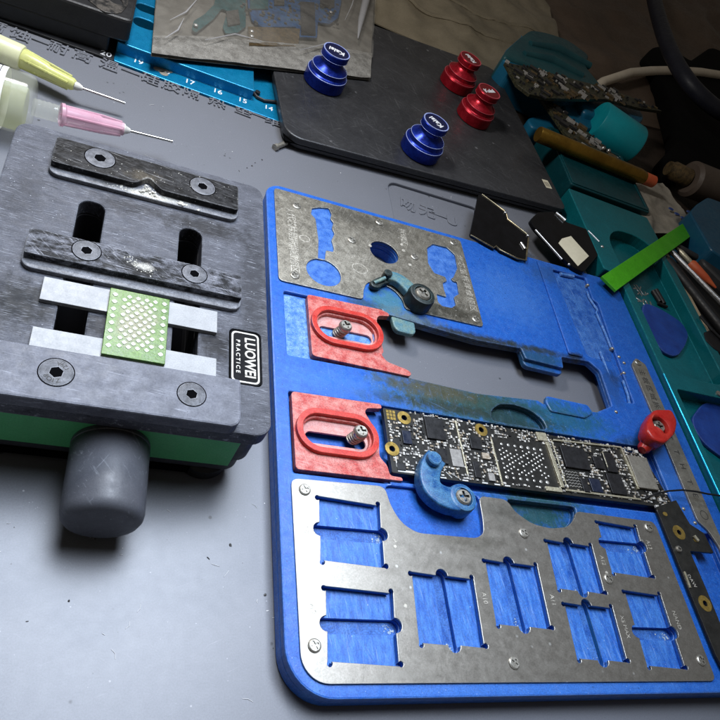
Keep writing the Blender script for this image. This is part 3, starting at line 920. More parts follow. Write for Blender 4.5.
# --- red sliders
def slider(x0, x1, y0, y1, cx, cy, hl, hw, sx, sy, arms, lab):
    mb = MB()
    slot_out = rr(cx - hl + 1.9, cy - hw + 1.9, cx + hl - 1.9, cy + hw - 1.9, hw - 1.95, 8)
    mb.plate(rnd(arms, 1.0, 4), [slot_out], 4.62, 6.3, .14)
    s = mb.build('red_slider', 'slider_red', fx)
    tag(s, lab)
    rg = MB()
    rg.plate(rr(cx - hl, cy - hw, cx + hl, cy + hw, hw - .05, 10), [rr(cx - hl + 1.4, cy - hw + 1.4, cx + hl - 1.4, cy + hw - 1.4, hw - 1.45, 10)], 6.2, 7.4, .14)
    rg.build('oval_ring', 'red_bright', s)
    fl = MB()
    fl.plate(rr(cx - hl + 1.6, cy - hw + 1.6, cx + hl - 1.6, cy + hw - 1.6, hw - 1.7, 10), [rr(cx - hl + 2.6, cy - 2.3, cx + hl - 2.6, cy + .6, 1.4, 8)], 4.7, 5.3, .1)
    fl.build('slot_floor', 'slider_worn', s)
    # coil spring and screw, leaning as they stand
    sp = MB()
    sp.tube([(sx - .9 + t * .014 + 1.35 * math.cos(t * .42), sy - .3 + 1.35 * math.sin(t * .42), 4.9 + t * .042) for t in range(64)], .27, 7)
    sp.build('spring', 'screw_steel', s, smooth=60)
    screw(sx, sy, 7.9, 1.75, s, h=.9)
    st = MB()
    st.cyl((sx, sy, 4.7), (sx, sy, 7.9), .8)
    st.build('screw_shank', 'screw_steel', s, smooth=40)
    return s


slider(54.3, 74.4, 101.9, 122.0, 64.4, 112.4, 9.9, 6.1, 63.2, 111.9,
       [(54.3, 102.0), (54.3, 121.9), (75.5, 122.4), (77.6, 121.6), (77.8, 120.6), (74.4, 119.9), (73.6, 118.2), (74.2, 107.6), (73.4, 106.6), (74.6, 104.6), (80.4, 103.2), (81.4, 102.2), (80.6, 101.2)],
       'upper red slider with screw at the left of its oval slot')
slider(48.3, 69.4, 70.7, 90.6, 58.7, 80.6, 9.9, 5.7, 63.7, 81.0,
       [(48.4, 70.7), (48.4, 90.5), (71.0, 91.0), (71.2, 89.8), (67.2, 89.2), (66.4, 88.0), (68.4, 84.0), (69.2, 80.6), (68.6, 76.4), (70.4, 74.4), (70.6, 71.9), (73.6, 71.8), (73.8, 70.9)],
       'lower red slider with screw at the right of its oval slot')


# --- hooks
def hook(path, widths, z0, z1, eye, er, eh, peg, pr, ph, mat_arm, mat_eye, mat_peg, lab):
    # arm: swept flat bar outline, smoothed
    pv = [Vector(p) for p in path]
    np_, nw_ = [], []
    for i in range(len(pv) - 1):
        a, b, c, e_ = pv[max(i - 1, 0)], pv[i], pv[i + 1], pv[min(i + 2, len(pv) - 1)]
        for k in range(6):
            t = k / 6
            np_.append(.5 * ((2 * b) + (c - a) * t + (2 * a - 5 * b + 4 * c - e_) * t * t + (3 * b - a - 3 * c + e_) * t ** 3))
            nw_.append(widths[i] * (1 - t) + widths[i + 1] * t)
    path, widths = np_ + [pv[-1]], nw_ + [widths[-1]]
    L_, R_ = [], []
    pts = [Vector(p) for p in path]
    for i, p in enumerate(pts):
        t = (pts[min(i + 1, len(pts) - 1)] - pts[max(i - 1, 0)]).normalized()
        nrm = Vector((-t.y, t.x))
        L_.append(tuple(p + nrm * widths[i]))
        R_.append(tuple(p - nrm * widths[i]))
    mb = MB()
    mb.plate(L_ + R_[::-1], [], z0, z1, .5, res=3)
    h = mb.build('hook_clamp', mat_arm, fx, smooth=50)
    tag(h, lab)
    e = MB()
    e.lathe([(er * 1.02, 0), (er * 1.04, eh * .2), (er, eh * .8), (er * .93, eh * .97), (er * .86, eh), (er * .66, eh), (er * .62, eh - .8), (0, eh - .8)],
            (eye[0], eye[1], z0 - .3), (eye[0], eye[1], z0 + 1), 36)
    e.build('eye_boss', mat_eye, h, smooth=35)
    screw(eye[0], eye[1], z0 - .3 + eh - .8, er * .6, h, h=1.2)
    q = MB()
    q.lathe([(pr, -1.0), (pr, ph - .25), (pr - .25, ph), (0, ph)], (peg[0], peg[1], z1 - .4), (peg[0], peg[1], z1 + 1), 28)
    q.build('peg', mat_peg, h, smooth=40)
    return h


eL = P(462.5, 498, 9.0)
pL = P(434, 459, 10.2)
hook([P(435, 459, 8), P(429, 469, 8), P(428, 484, 8), P(436, 495, 8), P(450, 501, 8), P(462, 500, 8)], [2.5, 2.6, 2.6, 2.7, 2.8, 2.8], 6.15, 9.4,
     eL, 3.5, 3.7, pL, 1.75, 1.9, 'clamp_blue', 'clamp_blue', 'clamp_blue', 'blue hook clamp with round peg reaching over the board')
eU = P(421.5, 295.5, 9.2)
pU = P(389, 272, 9.6)
hk = hook([P(387, 276, 8), P(396, 278, 8), P(406, 285, 8), P(419, 299, 8)], [1.5, 1.9, 2.2, 2.4], 6.2, 8.6,
          eU, 4.0, 4.2, pU, 1.25, 1.4, 'clamp_dirty', 'clamp_green', 'clamp_green', 'dirty green hook clamp screwed to the upper steel plate')
ft = MB()
ft.plate(rnd([P(369, 283, 7), P(377, 278, 7), P(386, 277, 7), P(391, 283, 7), P(383, 285, 7), P(379, 289, 7), P(372, 288, 7)], 1.2), [], 6.1, 7.6, .4)
ft.build('hook_foot', 'clamp_green', hk)
ft = MB()
ft.tube([P3(374, 283, 7.6), P3(379, 281, 8.0), P3(385, 278, 8.4)], .55, 10)
ft.build('hook_tip', 'clamp_dirty', hk, smooth=60)

# --- right steel plate
rs = rnd([(165.2, 123.4), (168.4, 126.6), (171.6, 124.6), (171.2, 92), (170.8, 60), (172, 57), (172, 50), (168.0, 50), (168.6, 62.6), (167.2, 66.8), (164.6, 69.6), (164.9, 96)], .9, 4)
pl = MB()
pl.plate(rs, [], TOP + .02, 6.25, .08)
rp = pl.build('steel_plate', 'steel_side', fx)
tag(rp, 'narrow steel plate with dark engraved writing along the right edge')
screw(168.2, 124.6, 6.25, 1.3, rp, h=.4)
screw(170.4, 62.6, 6.25, 1.3, rp, h=.4)
en = MB()
for i, ch in enumerate('主板区域拆'):
    en.text(ch, 2.7, 6.27, .04, 168.2, 120.6 - i * 3.1, math.radians(-90))
for ch, y in zip('TTHTE', (96.6, 91.6, 86.8, 81.8, 77.6)):
    en.text(ch, 2.7, 6.27, .04, 168.0, y, math.radians(-90))
en.plate(circ(168.1, 71.6, 1.4, 24), [circ(168.1, 71.6, 1.2, 24)], 6.25, 6.29)
en.build('engraving', 'engrave_dark', rp)

# --- red nose clamp on the right
rc = MB()
A, B = P(664, 418, 8), P(646, 434, 8)
d = (Vector(B) - Vector(A)).normalized()
nn = Vector((-d.y, d.x))


def loc2(u, v):
    q = Vector(A) + d * u + nn * v
    return (q.x, q.y)


rc.plate(rnd([P(x, y, 12.4) for x, y in [(648, 420), (655, 409), (672, 409), (678, 421), (676, 433), (666, 443), (654, 440), (647, 430)]], 1.6, 5), [circ(*P(661.5, 424.5, 12.4), 2.7, 26)], 8.6, 12.4, .7)
rc.plate(rnd([P(x, y, 9.6) for x, y in [(646, 424), (655, 411), (672, 412), (676, 424), (672, 436), (661, 446), (652, 444), (644, 434)]], 1.6, 5), [], 6.3, 9.8, .7)
b0, b1 = P3(655, 434, 8.8), P3(643, 449, 7.4)
rc.tube([b0, b0.lerp(b1, .3), b0.lerp(b1, .6), b0.lerp(b1, .64), b0.lerp(b1, .95), b0.lerp(b1, 1.08)], 1.0, 20, taper=[2.9, 2.8, 2.6, 2.0, 1.8, 1.2])
r_o = rc.build('nose_clamp', 'red_dark', fx, smooth=45)
tag(r_o, 'red nose clamp pressing on the right end of the board')
sx_, sy_ = P(659.5, 426, 11)
screw(sx_, sy_, 9.7, 2.15, r_o, h=1.5)
# --- steel locating pins
for (x, y) in [(588, 285), (612.5, 348.5), (619, 357), (624, 363), (624, 373), (616, 412), (683.5, 509), (695, 523), (695, 530)]:
    p = MB()
    w = P(x, y, 5.6)
    p.lathe([(.62, -1), (.62, .3), (.5, .6), (.25, .75), (0, .8)], (w[0], w[1], 5.2), (w[0], w[1], 6.2), 16)
    p.build('locating_pin', 'screw_steel', fx, smooth=60)

# ================================================================== LOGIC BOARD IN THE FIXTURE
lb = thing('logic_board', 'long black phone logic board crowded with chips, clamped in the blue fixture', 'circuit board', (114, 81.5, 4.6))
BT = 6.0
bo = MB()
bo.plate(rnd([(71.5, 72.9), (71.6, 90.3), (146.8, 90.4), (147.6, 89.2), (153.6, 88.6), (157.6, 74.6), (156.4, 72.6)], .4), [circ(*P(404, 418, BT), .75, 14), circ(*P(392, 449, BT), .75, 14), circ(*P(481, 430, BT), .75, 14)], 4.7, BT, .06)
bo.build('board', 'board_black', lb)
for q in [(404, 418), (392, 449), (481, 430)]:
    x, y = P(*q, BT)
    g = MB()
    g.lathe([(.78, -.1), (.78, .14), (1.8, .14), (1.85, -.05)], (x, y, BT), (x, y, BT + 1), 28)
    g.build('mounting_ring', 'brass', lb)
quads = []


def quad(pts, z=BT):
    return [P(*p, z) for p in pts]


def add_chip(pts, h, mat, name='chip', bev=.06):
    q = quad(pts, BT + h)
    quads.append((min(p[0] for p in q) - .12, max(p[0] for p in q) + .12, min(p[1] for p in q) - .12, max(p[1] for p in q) + .12))
    x0 = (q[0][0] + q[3][0]) / 2
    x1 = (q[1][0] + q[2][0]) / 2
    y1 = (q[0][1] + q[1][1]) / 2
    y0 = (q[2][1] + q[3][1]) / 2
    quads[-1] = (x0 - .12, x1 + .12, y0 - .12, y1 + .12)
    m = MB()
    m.plate(rr(x0, y0, x1, y1, .08, 2), [], BT - .02, BT + h, bev)
    return m.build(name, mat, lb), (x0, x1, y0, y1)


add_chip([(425.7, 416.4), (443.2, 418.3), (444.7, 438.8), (427, 438.8)], .6, 'chip_black')
add_chip([(402.4, 430.5), (410.8, 431), (412, 443.6), (403.6, 443.4)], .5, 'chip_bluish')
add_chip([(436, 448), (447, 449.5), (448.5, 463), (437.5, 463)], .5, 'chip_black')
add_chip([(469.4, 435.8), (480, 436.8), (482.2, 449.4), (471.4, 447.8)], .5, 'chip_black')
add_chip([(473, 461), (478.5, 462), (481.5, 478), (475.5, 477)], .4, 'chip_black')
add_chip([(450, 448.5), (461, 449.5), (464, 467), (453, 466)], .25, 'cap_grey', 'flux_pad')
add_chip([(482, 452.5), (489, 453), (490.5, 459), (483, 458.5)], .5, 'cap_tan', 'inductor')
add_chip([(488, 472.5), (494, 473), (496, 481), (490, 480.5)], .5, 'cap_grey', 'inductor')
add_chip([(397, 463), (405, 463), (406, 470), (398, 470)], .3, 'chip_black')
add_chip([(559, 445.3), (584, 449), (591.5, 469.7), (567.8, 467)], .7, 'chip_black')
add_chip([(592, 456), (600, 457), (605.5, 468.8), (597, 468.4)], .5, 'chip_black')
add_chip([(602, 452.6), (611, 453.6), (619.5, 472.4), (608.7, 471.5)], .55, 'chip_black')
add_chip([(606.5, 473.3), (619.5, 474.3), (628.5, 495), (612.4, 493.2)], .55, 'chip_black')
add_chip([(580.6, 477.9), (586, 478.5), (591, 493), (584.5, 492.5)], .45, 'chip_black')
add_chip([(588.8, 478.2), (598.7, 479), (604, 492.3), (593.4, 491.8)], .5, 'chip_bluish')
sh, _ = add_chip([(628.5, 455.3), (646.5, 457.2), (659.2, 489.6), (638.5, 487.5)], .9, 'shield_grey', 'shield_can', .12)
# bare ball-grid site with its frame
bx0, by1 = P(494, 439.5, BT)
bx1, by0 = P(556, 487, BT)
bx1 -= .3
quads.append((bx0 - .6, bx1 + .9, by0 - .4, by1 + .3))
s = MB()
s.box(bx0, bx1, by0, by1, BT - .02, BT + .04)
site = s.build('bare_chip_site', 'board_black', lb)
sb = MB()
nx, ny = 7, 8
for j in range(2 * ny):
    for i in range(nx):
        x = bx0 + 1.0 + (bx1 - bx0 - 2.0) * (i + (.5 if j % 2 else 0)) / (nx - .5)
        y = by0 + 1.0 + (by1 - by0 - 2.0) * j / (2 * ny - 1)
        edge_ = j in (0, 2 * ny - 1)
        if random.random() < .86 and not (j in (1, 2 * ny - 2)):
            rr_ = random.uniform(.26, .36) * (1.45 if edge_ else 1)
            sb.lathe([(rr_, 0), (rr_ * .8, .06), (0, .08)], (x, y, BT + .03), (x, y, BT + 1), 10)
sb.build('solder_pad_grid', 'solder_silver', site, smooth=60)


def strip_between(a, b, w, h, mat, name):
    A_, B_ = Vector(P(*a, BT)), Vector(P(*b, BT))
    t_ = (B_ - A_).normalized()
    n_ = Vector((-t_.y, t_.x)) * w / 2
    m = MB()
    m.plate([tuple(A_ + n_), tuple(A_ - n_), tuple(B_ - n_), tuple(B_ + n_)], [], BT - .02, BT + h, .04)
    return m.build(name, mat, lb)


for a, b, w, h in [((490.5, 439.4), (502.2, 486), .35, .35), ((545.8, 443), (561.5, 488.5), .85, .7), ((551, 441), (566, 486), .3, .3), ((552.6, 440.6), (620.4, 448), .35, .5),
                   ((620, 448.4), (637.5, 489.8), .5, .6), ((536, 437), (545.5, 438), 1.9, .6), ((545, 489), (561, 491), .9, .5), ((565, 490.5), (640, 500), .4, .45),
                   ((455, 421), (467.5, 475), .3, .3), ((601, 452.5), (606.5, 468.5), .25, .6)]:
    strip_between(a, b, w * 1.3, h, 'frame_silver', 'shield_frame')
# zigzag array of the right section
zz = MB()
zx0, zy1 = P(564, 470, BT)
zx1, zy0 = P(582, 489, BT)
quads.append((zx0 - .1, zx1 + .1, zy0 - .1, zy1 + .1))
for j in range(6):
    y = zy0 + (zy1 - zy0) * (j + .5) / 6
    pts = [(zx0 + (zx1 - zx0) * k / 8, y + (.16 if k % 2 else -.16), BT + .12) for k in range(9)]
    zz.tube(pts, .13, 6)
zz.build('zigzag_contact', 'solder_silver', lb)
# dashed silk line along both long edges, each dash a part
dashes = [(x, x + 2.4, 89.84, 90.02) for x in [82.5 + 4.2 * k for k in range(16)] if x < 100 or x > 145]
dashes += [(x, x + 1.6, 73.05, 73.35) for x in (84, 90, 95.5, 99, 102)] + [(73.0, 78.5, 73.35, 73.85), (72.8, 73.05, 74.5, 77.2)]
dashes += [(72.6, 72.85, 81.4 + k * .95, 82.0 + k * .95) for k in range(6)]
for d4 in dashes:
    sk = MB()
    sk.box(*d4, BT, BT + .05)
    sk.build('silk_dash', 'silk_white', lb)
for a, b in [((440, 466), (461, 480)), ((446, 472), (452, 478))]:
    sk = MB()
    pa, pb = P(*a, BT), P(*b, BT)
    sk.tube([(pa[0], pa[1], BT + .02), (pb[0], pb[1], BT + .02)], .1, 6)
    sk.build('silk_dash', 'silk_white', lb)
gp = MB()
for i in range(3):
    for j in range(3):
        gp.box(72.3 + i * .85, 72.95 + i * .85, 87.2 + j * .95, 87.95 + j * .95, BT, BT + .06)
gp.build('gold_pad', 'brass', lb)
# small components in rows
cands = []
y = 73.7
while y < 90.0:
    x = 72.2
    while x < 156.2:
        w = random.choice((.34, .45, .6, .8))
        h = random.choice((.3, .42, .5))
        if random.random() < .5:
            w, h = h, w
        cx, cy = x + w / 2, y + random.uniform(-.05, .25)
        xr = 153.8 + (88.6 - cy) * .27
        ok = cx < xr - .5 and all(not (a - w / 2 < cx < b + w / 2 and c - h / 2 < cy < d_ + h / 2) for a, b, c, d_ in quads)
        for q in [(404, 418), (392, 449), (481, 430)]:
            a = P(*q, BT)
            if math.hypot(cx - a[0], cy - a[1]) < 2.2:
                ok = False
        if cx < 75 and cy > 86.8 or cy < 74.2 and cx < 79:
            ok = False
        dens = .5 + .5 * math.sin(cx * .9 + 1.3 * math.sin(cy * .8))
        if ok and random.random() < .38 + .5 * dens:
            cands.append((w * h, cx, cy, w, h, random.uniform(.18, .36), random.choice(('cap_white', 'cap_white', 'cap_tan', 'cap_grey', 'solder_silver', 'chip_black'))))
        x += w + random.choice((.12, .16, .3, .5))
    y += .74
cands.sort(reverse=True)
for (_, cx, cy, w, h, hh, mt) in cands[:96]:
    m = MB()
    m.box(cx - w / 2, cx + w / 2, cy - h / 2, cy + h / 2, BT - .02, BT + hh, .04, seg=1)
    m.build('capacitor', mt, lb)
by = {}
for c in cands[96:]:
    by.setdefault(c[6], []).append(c)
small = MB()
small.bm.free()
bmall = bmesh.new()
small.bm = bmall
order = sorted(by)
for mi, mt in enumerate(order):
    for (_, cx, cy, w, h, hh, _m) in by[mt]:
        nf = len(bmall.faces)
        bmesh.ops.create_cube(bmall, size=1., matrix=Matrix.Translation((cx, cy, BT + hh / 2 - .01)) @ Matrix.Diagonal((w, h, hh, 1)))
        bmall.faces.ensure_lookup_table()
        for f in bmall.faces[nf:]:
            f.material_index = mi
so = small.build('tiny_components', order[0], lb)
for mt in order[1:]:
    so.data.materials.append(MATS[mt])
tag(so, kind='stuff')
cn = MB()
for q in [(653, 498), (660, 500), (664, 506), (657, 507), (629, 449), (636, 452)]:
    w = P(*q, BT + .4)
    cn.box(w[0] - .55, w[0] + .55, w[1] - .5, w[1] + .5, BT, BT + .7, .1)
cn.build('connector', 'cap_white', lb)

# second board, lying at the right
b2 = thing('flex_board', 'narrow black circuit board with gold rings lying along the right of the fixture', 'circuit board', (155, 55, 6.4))
q = [P(*p, 6.9) for p in [(656, 507), (676, 500), (690, 524), (704, 533), (714, 553), (690, 551), (706, 588), (742, 676), (734, 690), (716, 655), (690, 592)]]
m = MB()
ring2 = [P(679, 532.5, 6.9), P(705, 603.5, 6.9)]
m.plate(rnd(q, .3, 2), [circ(*c, .7, 14) for c in ring2], 6.2, 6.9, .06)
m.build('board', 'board_black', b2)
for c in ring2:
    g = MB()
    g.lathe([(.72, -.1), (.72, .08), (2.0, .08), (2.03, -.05)], (*c, 6.9), (*c, 8), 28)
    g.build('mounting_ring', 'brass', b2)
g = MB()
for pt, r in [((665, 514), .8), ((696, 540), .9)]:
    w = P(*pt, 6.9)
    g.plate(circ(*w, r, 16, r * .75), [], 6.9, 6.98)
g.build('gold_pad', 'brass', b2)
w = P(678, 549.5, 6.9)
screw(w[0], w[1], 6.9, .9, b2, h=.6)
g = MB()
g.tube([P3(698, 541, 7.2), P3(694, 536, 7.3)], .5, 8)
for a, b in [((657, 510), (683, 570)), ((688, 585), (716, 655))]:
    g.tube([P3(*a, 6.75), P3(*b, 6.75)], .17, 6)
g.tube([P3(684, 572, 6.8), P3(690, 588, 6.8)], .4, 6)
g.build('edge_contact', 'frame_silver', b2, smooth=60)
g = MB()
wt = P(692, 581, 6.9)
g.text('DAW', 1.4, 6.92, .03, wt[0], wt[1], math.radians(-75))
g.build('silk_lettering', 'engrave_light', b2)

# thin wire
wr = MB()
pp = [(645, 499), (655, 494), (668, 491), (682, 490), (696, 491.5), (708, 494), (722, 496), (760, 505)]
wr.tube([P3(x, y, z) for (x, y), z in zip(pp, (6.6, 7.4, 8.2, 8.6, 8.8, 9, 9, 9))], .27, 8)
tag(wr.build('jumper_wire', 'wire_black', loc=P3(690, 491, 6)), 'thin black wire running from the logic board over the steel strip', 'wire')

# ================================================================== VISE
vs = thing('chip_vise', 'dark grey chip vise with green band and fat round knob beside the blue fixture', 'vise', (10.7, 104, 0))
VX0, VX1, VY0, VY1 = -17.2, 38.4, 68.7, 141
slotsV = [rr(-1.9, 79.3, 3.3, 120.9, 2.3, 10), rr(18.9, 79.3, 23.9, 120.0, 2.3, 10)]
badge_h = rr(30.2, 79.9, 36.9, 93.6, 1.2, 5)
m = MB()
m.plate(rr(VX0, VY0, VX1, VY1, 3.2, 8), slotsV + [badge_h], 16.2, 20, .35)
m.build('top_plate', 'vise_plate', vs)
m = MB()
m.plate(rr(VX0 + .8, VY0 + 1.2, VX1 - .8, VY1 - 1, 3, 8), slotsV, 8, 16.1, .2)
m.plate(rr(VX0 + .8, VY0 + 1.3, VX1 - 2.0, VY1 - 1, 3, 8), slotsV, 3.4, 7.99, .6)
m.build('body', 'vise_black', vs)
m = MB()
m.box(VX0 + 4, VX1 - 4.4, VY0 + .95, VY0 + 2.0, 6.0, 15.4, .12)
m.build('green_band', 'vise_green', vs)
for x, y in [(30.0, 74.6), (-9.5, 74.6), (31.5, 136), (-10.5, 136)]:
    m = MB()
    m.lathe([(5.0, 0), (5.4, .5), (5.4, 3.0), (4.6, 3.6), (0, 3.6)], (x, y, 0), (x, y, 1), 32)
    m.build('foot', 'black_plain', vs, smooth=35)
m = MB()
m.box(VX0 + 6, 27, VY0 + 1.0, VY1 - 3, 1.6, 3.5)
m.build('base_pan', 'hole_shade', vs)  # floor coloured black so the slots above read as deep shade


def big_screw(x, y, z, r, parent, letters=None):
    mm = MB()
    mm.plate(circ(x, y, r, 36), [hexa(x, y, r * .40, 20)], z - .4, z + .12, .14)
    s_ = mm.build('screw', 'vise_screw', parent, smooth=30)
    gr = MB()
    gr.plate(circ(x, y, r + .2, 36), [circ(x, y, r + .02, 36)], z - .3, z + .02)
    gr.build('recess_shade', 'hole_shade', parent)  # dark flat ring painting the shade of the gap around the head
    hh = MB()
    hh.plate(hexa(x, y, r * .41, 20), [], z - .05, z + .03)
    hh.build('socket_shade', 'hole_shade', s_)  # flat dark hexagon in place of the shade inside a deep socket
    if letters:
        e = MB()
        for ch, a in letters:
            t_ = math.radians(a)
            e.text(ch, r * .42, z + .13, .02, x + r * .66 * math.cos(t_), y + r * .66 * math.sin(t_), t_ + math.pi / 2)
        e.build('screw_lettering', 'engrave_dark', s_)
    return s_


def jaw(y_back, y_front, y_ledge, x0, x1, ztop, zl, mat, name, lab, notch=False):
    m = MB()
    if notch:
        front = [(x0, y_front), (8.2, y_front), (11.0, y_front + 3.0), (14.0, y_front), (x1, y_front)]
        poly = [(x1, y_front + .01)] + [(x1, y_back), (x0, y_back)] + front[:-1]
        m.plate(rnd(poly, .9, 5), [], zl - .02, ztop, .25)
    else:
        m.plate(rr(x0 + .1, y_front, x1, y_back, (.9, .5, .3, .3), 5), [], zl - .02, ztop, .25)
    j = m.build(name, mat, vs)
    tag(j, lab)
    m = MB()
    m.plate(rr(x0 - .2, y_ledge, x1 + .3, y_back - .4, (2, .6, 2.2, 2.2), 6), [], 20.01, zl, .25)
    m.build('jaw_ledge', 'vise_ledge', j)
    return j


zt = 24.0
zt = 22.7
JF = jaw(135.6, 127.1, 125.2, -8.8, 31.4, zt, 21.1, 'vise_bar_dark', 'jaw', 'far fixed jaw with dark grime and white flux in its notch', True)
big_screw(0.4, 132.1, zt, 3.1, JF)
big_screw(22.9, 132.0, zt, 2.9, JF)
JM = jaw(106.4, 99.8, 97.7, -9.5, 32.0, zt, 21.1, 'vise_bar', 'jaw', 'middle sliding jaw with scuffed top')
big_screw(1.1, 103.5, zt, 2.6, JM)
big_screw(22.0, 103.7, zt, 2.5, JM)
m = MB()
m.plate(rr(-40 + 24, 68.0, 31.6, 78.6, (.6, .6, 2, 2.2), 6), [], 20.01, 23.0, .35)
JN = m.build('jaw', 'vise_smooth', vs)
tag(JN, 'near jaw plate with two large hex screws')
LET = [('8', 215), ('O', 240), ('I', 262), ('Z', 285), ('1', 30), ('2', 48), ('9', 66), ('A', 84)]
big_screw(-0.1, 73.7, 23.0, 2.75, JN, LET)
big_screw(22.5, 73.5, 23.0, 2.5, JN)
# flux residue on the jaws
from mathutils import noise as NZ
rs_ = MB()
for _ in range(260):
    x = 13.0 + random.gauss(0, 4.2)
    if -7 < x < 30:
        flake(rs_, x, 126.2 + random.gauss(0, .4), 21.12, abs(random.gauss(.03, .11)) + .03)
for _ in range(120):
    x = 11.1 + random.gauss(0, .9)
    y = 127.0 + abs(random.gauss(0, 1.0)) - abs(x - 11.1) * .8
    flake(rs_, x, max(126.2, y), 21.15 + random.random() * .5, abs(random.gauss(.05, .14)) + .04)
for _ in range(60):
    flake(rs_, random.uniform(-6, 29), 130.5 + random.gauss(0, 1.4), zt + .02, random.uniform(.03, .11))
for _ in range(8):
    flake(rs_, 18.7 + random.gauss(0, .3), 126.0 + random.gauss(0, .2), 21.3, .42)
o = rs_.build('flux_residue', 'residue', JF)
tag(o, kind='stuff')
rs_ = MB()
for _ in range(150):
    x = 11.6 + random.gauss(0, 1.8)
    flake(rs_, x, 102.4 - (x - 11.6) * .4 + random.gauss(0, .6), zt + .01, abs(random.gauss(.03, .08)) + .03)
o = rs_.build('flux_residue', 'residue', JM)
tag(o, kind='stuff')
# knob
m = MB()
kx, kz = 11.3, 9.0
m.lathe([(0, 0), (5.3, 0), (6.2, .25), (6.8, 1.0), (7.0, 2.0), (6.97, 14.6), (6.85, 14.75), (6.97, 14.9), (6.95, 15.4), (6.7, 16.2), (3.2, 16.3), (3.2, 19)], (kx, 53.9, kz), (kx, 54.9, kz), 64)
m.build('knob', 'vise_knob', vs, smooth=40)
# badge
m = MB()
m.plate(rr(30.4, 80.1, 36.7, 93.4, 1.1, 5), [], 18.9, 19.75, .1)
bd = m.build('badge', 'badge_black', vs)
m = MB()
m.plate(rr(30.7, 80.4, 36.4, 93.1, 1.0, 5), [rr(31.05, 80.75, 36.05, 92.75, .8, 5)], 19.75, 19.82)
m.text('LUOWEI', 3.05, 19.79, .05, 34.4, 86.75, math.radians(-90), sx=.88, bev=.09)
m.text('P R A C T I C E', 1.15, 19.79, .05, 32.0, 86.75, math.radians(-90), sx=1.12, bev=.03)
m.build('badge_lettering', 'badge_white', bd)

# white shims and ball grid chip in the vise
for (x0, x1, y0, y1, lab) in [(-5.2, 27.4, 90.7, 96.3, 'white ceramic strip under the green chip, farther one by the middle jaw'),
                              (-5.2, 27.4, 79.9, 84.2, 'white ceramic strip under the green chip, nearer one by the screws')]:
    m = MB()
    m.box(x0, x1, y0, y1, 20.03, 20.95, .08)
    tag(m.build('shim_strip', 'strip_white', loc=((x0 + x1) / 2, (y0 + y1) / 2, 20)), lab, 'strip', 'white strips in the vise')
ch = thing('ball_grid_chip', 'green chip with rows of pale solder pads lying on two white strips in the vise', 'chip', (12.1, 88.2, 21))
m = MB()
m.box(6.5, 17.65, 80.2, 96.2, 20.98, 21.7, .08)
m.build('substrate', 'chip_green', ch)
pads = MB()


def pad(x, y, r):
    pads.plate(rnd([(x + r, y), (x, y + r), (x - r, y), (x, y - r)], r * .4, 2), [], 21.65, 21.80, .05)


for k in range(8):
    pad(7.5, 82.2 + k * 1.78 + random.uniform(-.1, .1), .62)
    pad(16.7, 82.2 + k * 1.78 + random.uniform(-.1, .1), .62)
for j in range(14):
    for i in range(4):
        pad(9.3 + i * 1.62 + (.81 if j % 2 else 0), 82.6 + j * .93, .57)
pads.build('solder_pad_grid', 'solder_pale', ch)

# ================================================================== SYRINGES
sy = thing('syringe', 'yellow tipped dispensing syringe with steel needle lying on the mat lettering', 'syringe', P3(60, 80, 0))
zs = 5.5
a0, a1 = P3(-60, 22, zs), P3(22.5, 58.5, zs)
m = MB()
ax = (a1 - a0)
m.lathe([(0, 0), (3.4, 0), (3.4, ax.length - .4), (3.1, ax.length), (1.5, ax.length + .2)], a0, a1, 40)
m.build('barrel', 'syr_cream', sy, smooth=40)
h0, h1 = P3(22, 58, zs), P3(75, 85.5, zs - .4)
ln = (h1 - h0).length
m = MB()
m.lathe([(2.5, 0), (2.7, .4), (2.6, 1.2), (2.1, ln * .45), (1.75, ln * .5), (1.7, ln * .95), (1.3, ln), (0, ln)], h0, h1, 32)
for k in range(4):
    t_ = k * math.pi / 2 + .5
    axd = (h1 - h0).normalized()
    s1 = axd.cross(Vector((0, 0, 1))).normalized()
    s2 = s1.cross(axd)
    off = (s1 * math.cos(t_) + s2 * math.sin(t_))
    m.tube([h0 + off * 2.4 + axd * .5, h0 + off * 1.8 + axd * ln * .9], .35, 6)
m.build('needle_hub', 'syr_yellow', sy, smooth=40)
m = MB()
n0, n1 = P3(75, 85.5, zs - .4), P3(82.5, 88.5, zs - .6)
m.lathe([(1.15, -.2), (1.1, .8), (.6, (n1 - n0).length), (0, (n1 - n0).length)], n0, n1, 20)
m.build('needle_collar', 'syr_white', sy, smooth=40)
m = MB()
m.cyl(P3(82, 88.2, zs - .6), P3(125, 103.3, zs - 1.4), .42, seg=14)
m.build('needle', 'needle_steel', sy, smooth=40)

sp = thing('syringe', 'clear syringe with pink needle hub pointing across the far edge of the vise', 'syringe', P3(60, 115, 0))
zp = 7.9
b0, b1 = P3(-90, 70, zp), P3(33.5, 107, zp)
ln = (b1 - b0).length
m = MB()
m.lathe([(0, 0), (7.4, 0), (7.4, ln - 1.6), (7.0, ln - .6), (6.0, ln), (1.9, ln + .1)], b0, b1, 56)
m.build('barrel', 'syr_clear', sp, smooth=40)
m = MB()
sh_ = Vector((0, -2.2, -1.6))
m.lathe([(0, 1), (5.6, 1), (5.6, ln - 2.6), (5.0, ln - 1.6), (0, ln - 1.5)], b0 + sh_ * .45, b1 + sh_ * .45, 40)
m.build('paste', 'syr_fluid', sp, smooth=40)
m = MB()
axd = (b1 - b0).normalized()
m.lathe([(7.44, 0), (7.47, .1), (7.47, ln - 6.7), (7.44, ln - 6.5)], b0, b1, 56)
lb_ = m.build('paper_label', 'paper_label', sp, smooth=40)
# frame printed on the label
m = MB()
s1 = axd.cross(Vector((0, 0, 1))).normalized()
s2 = s1.cross(axd)


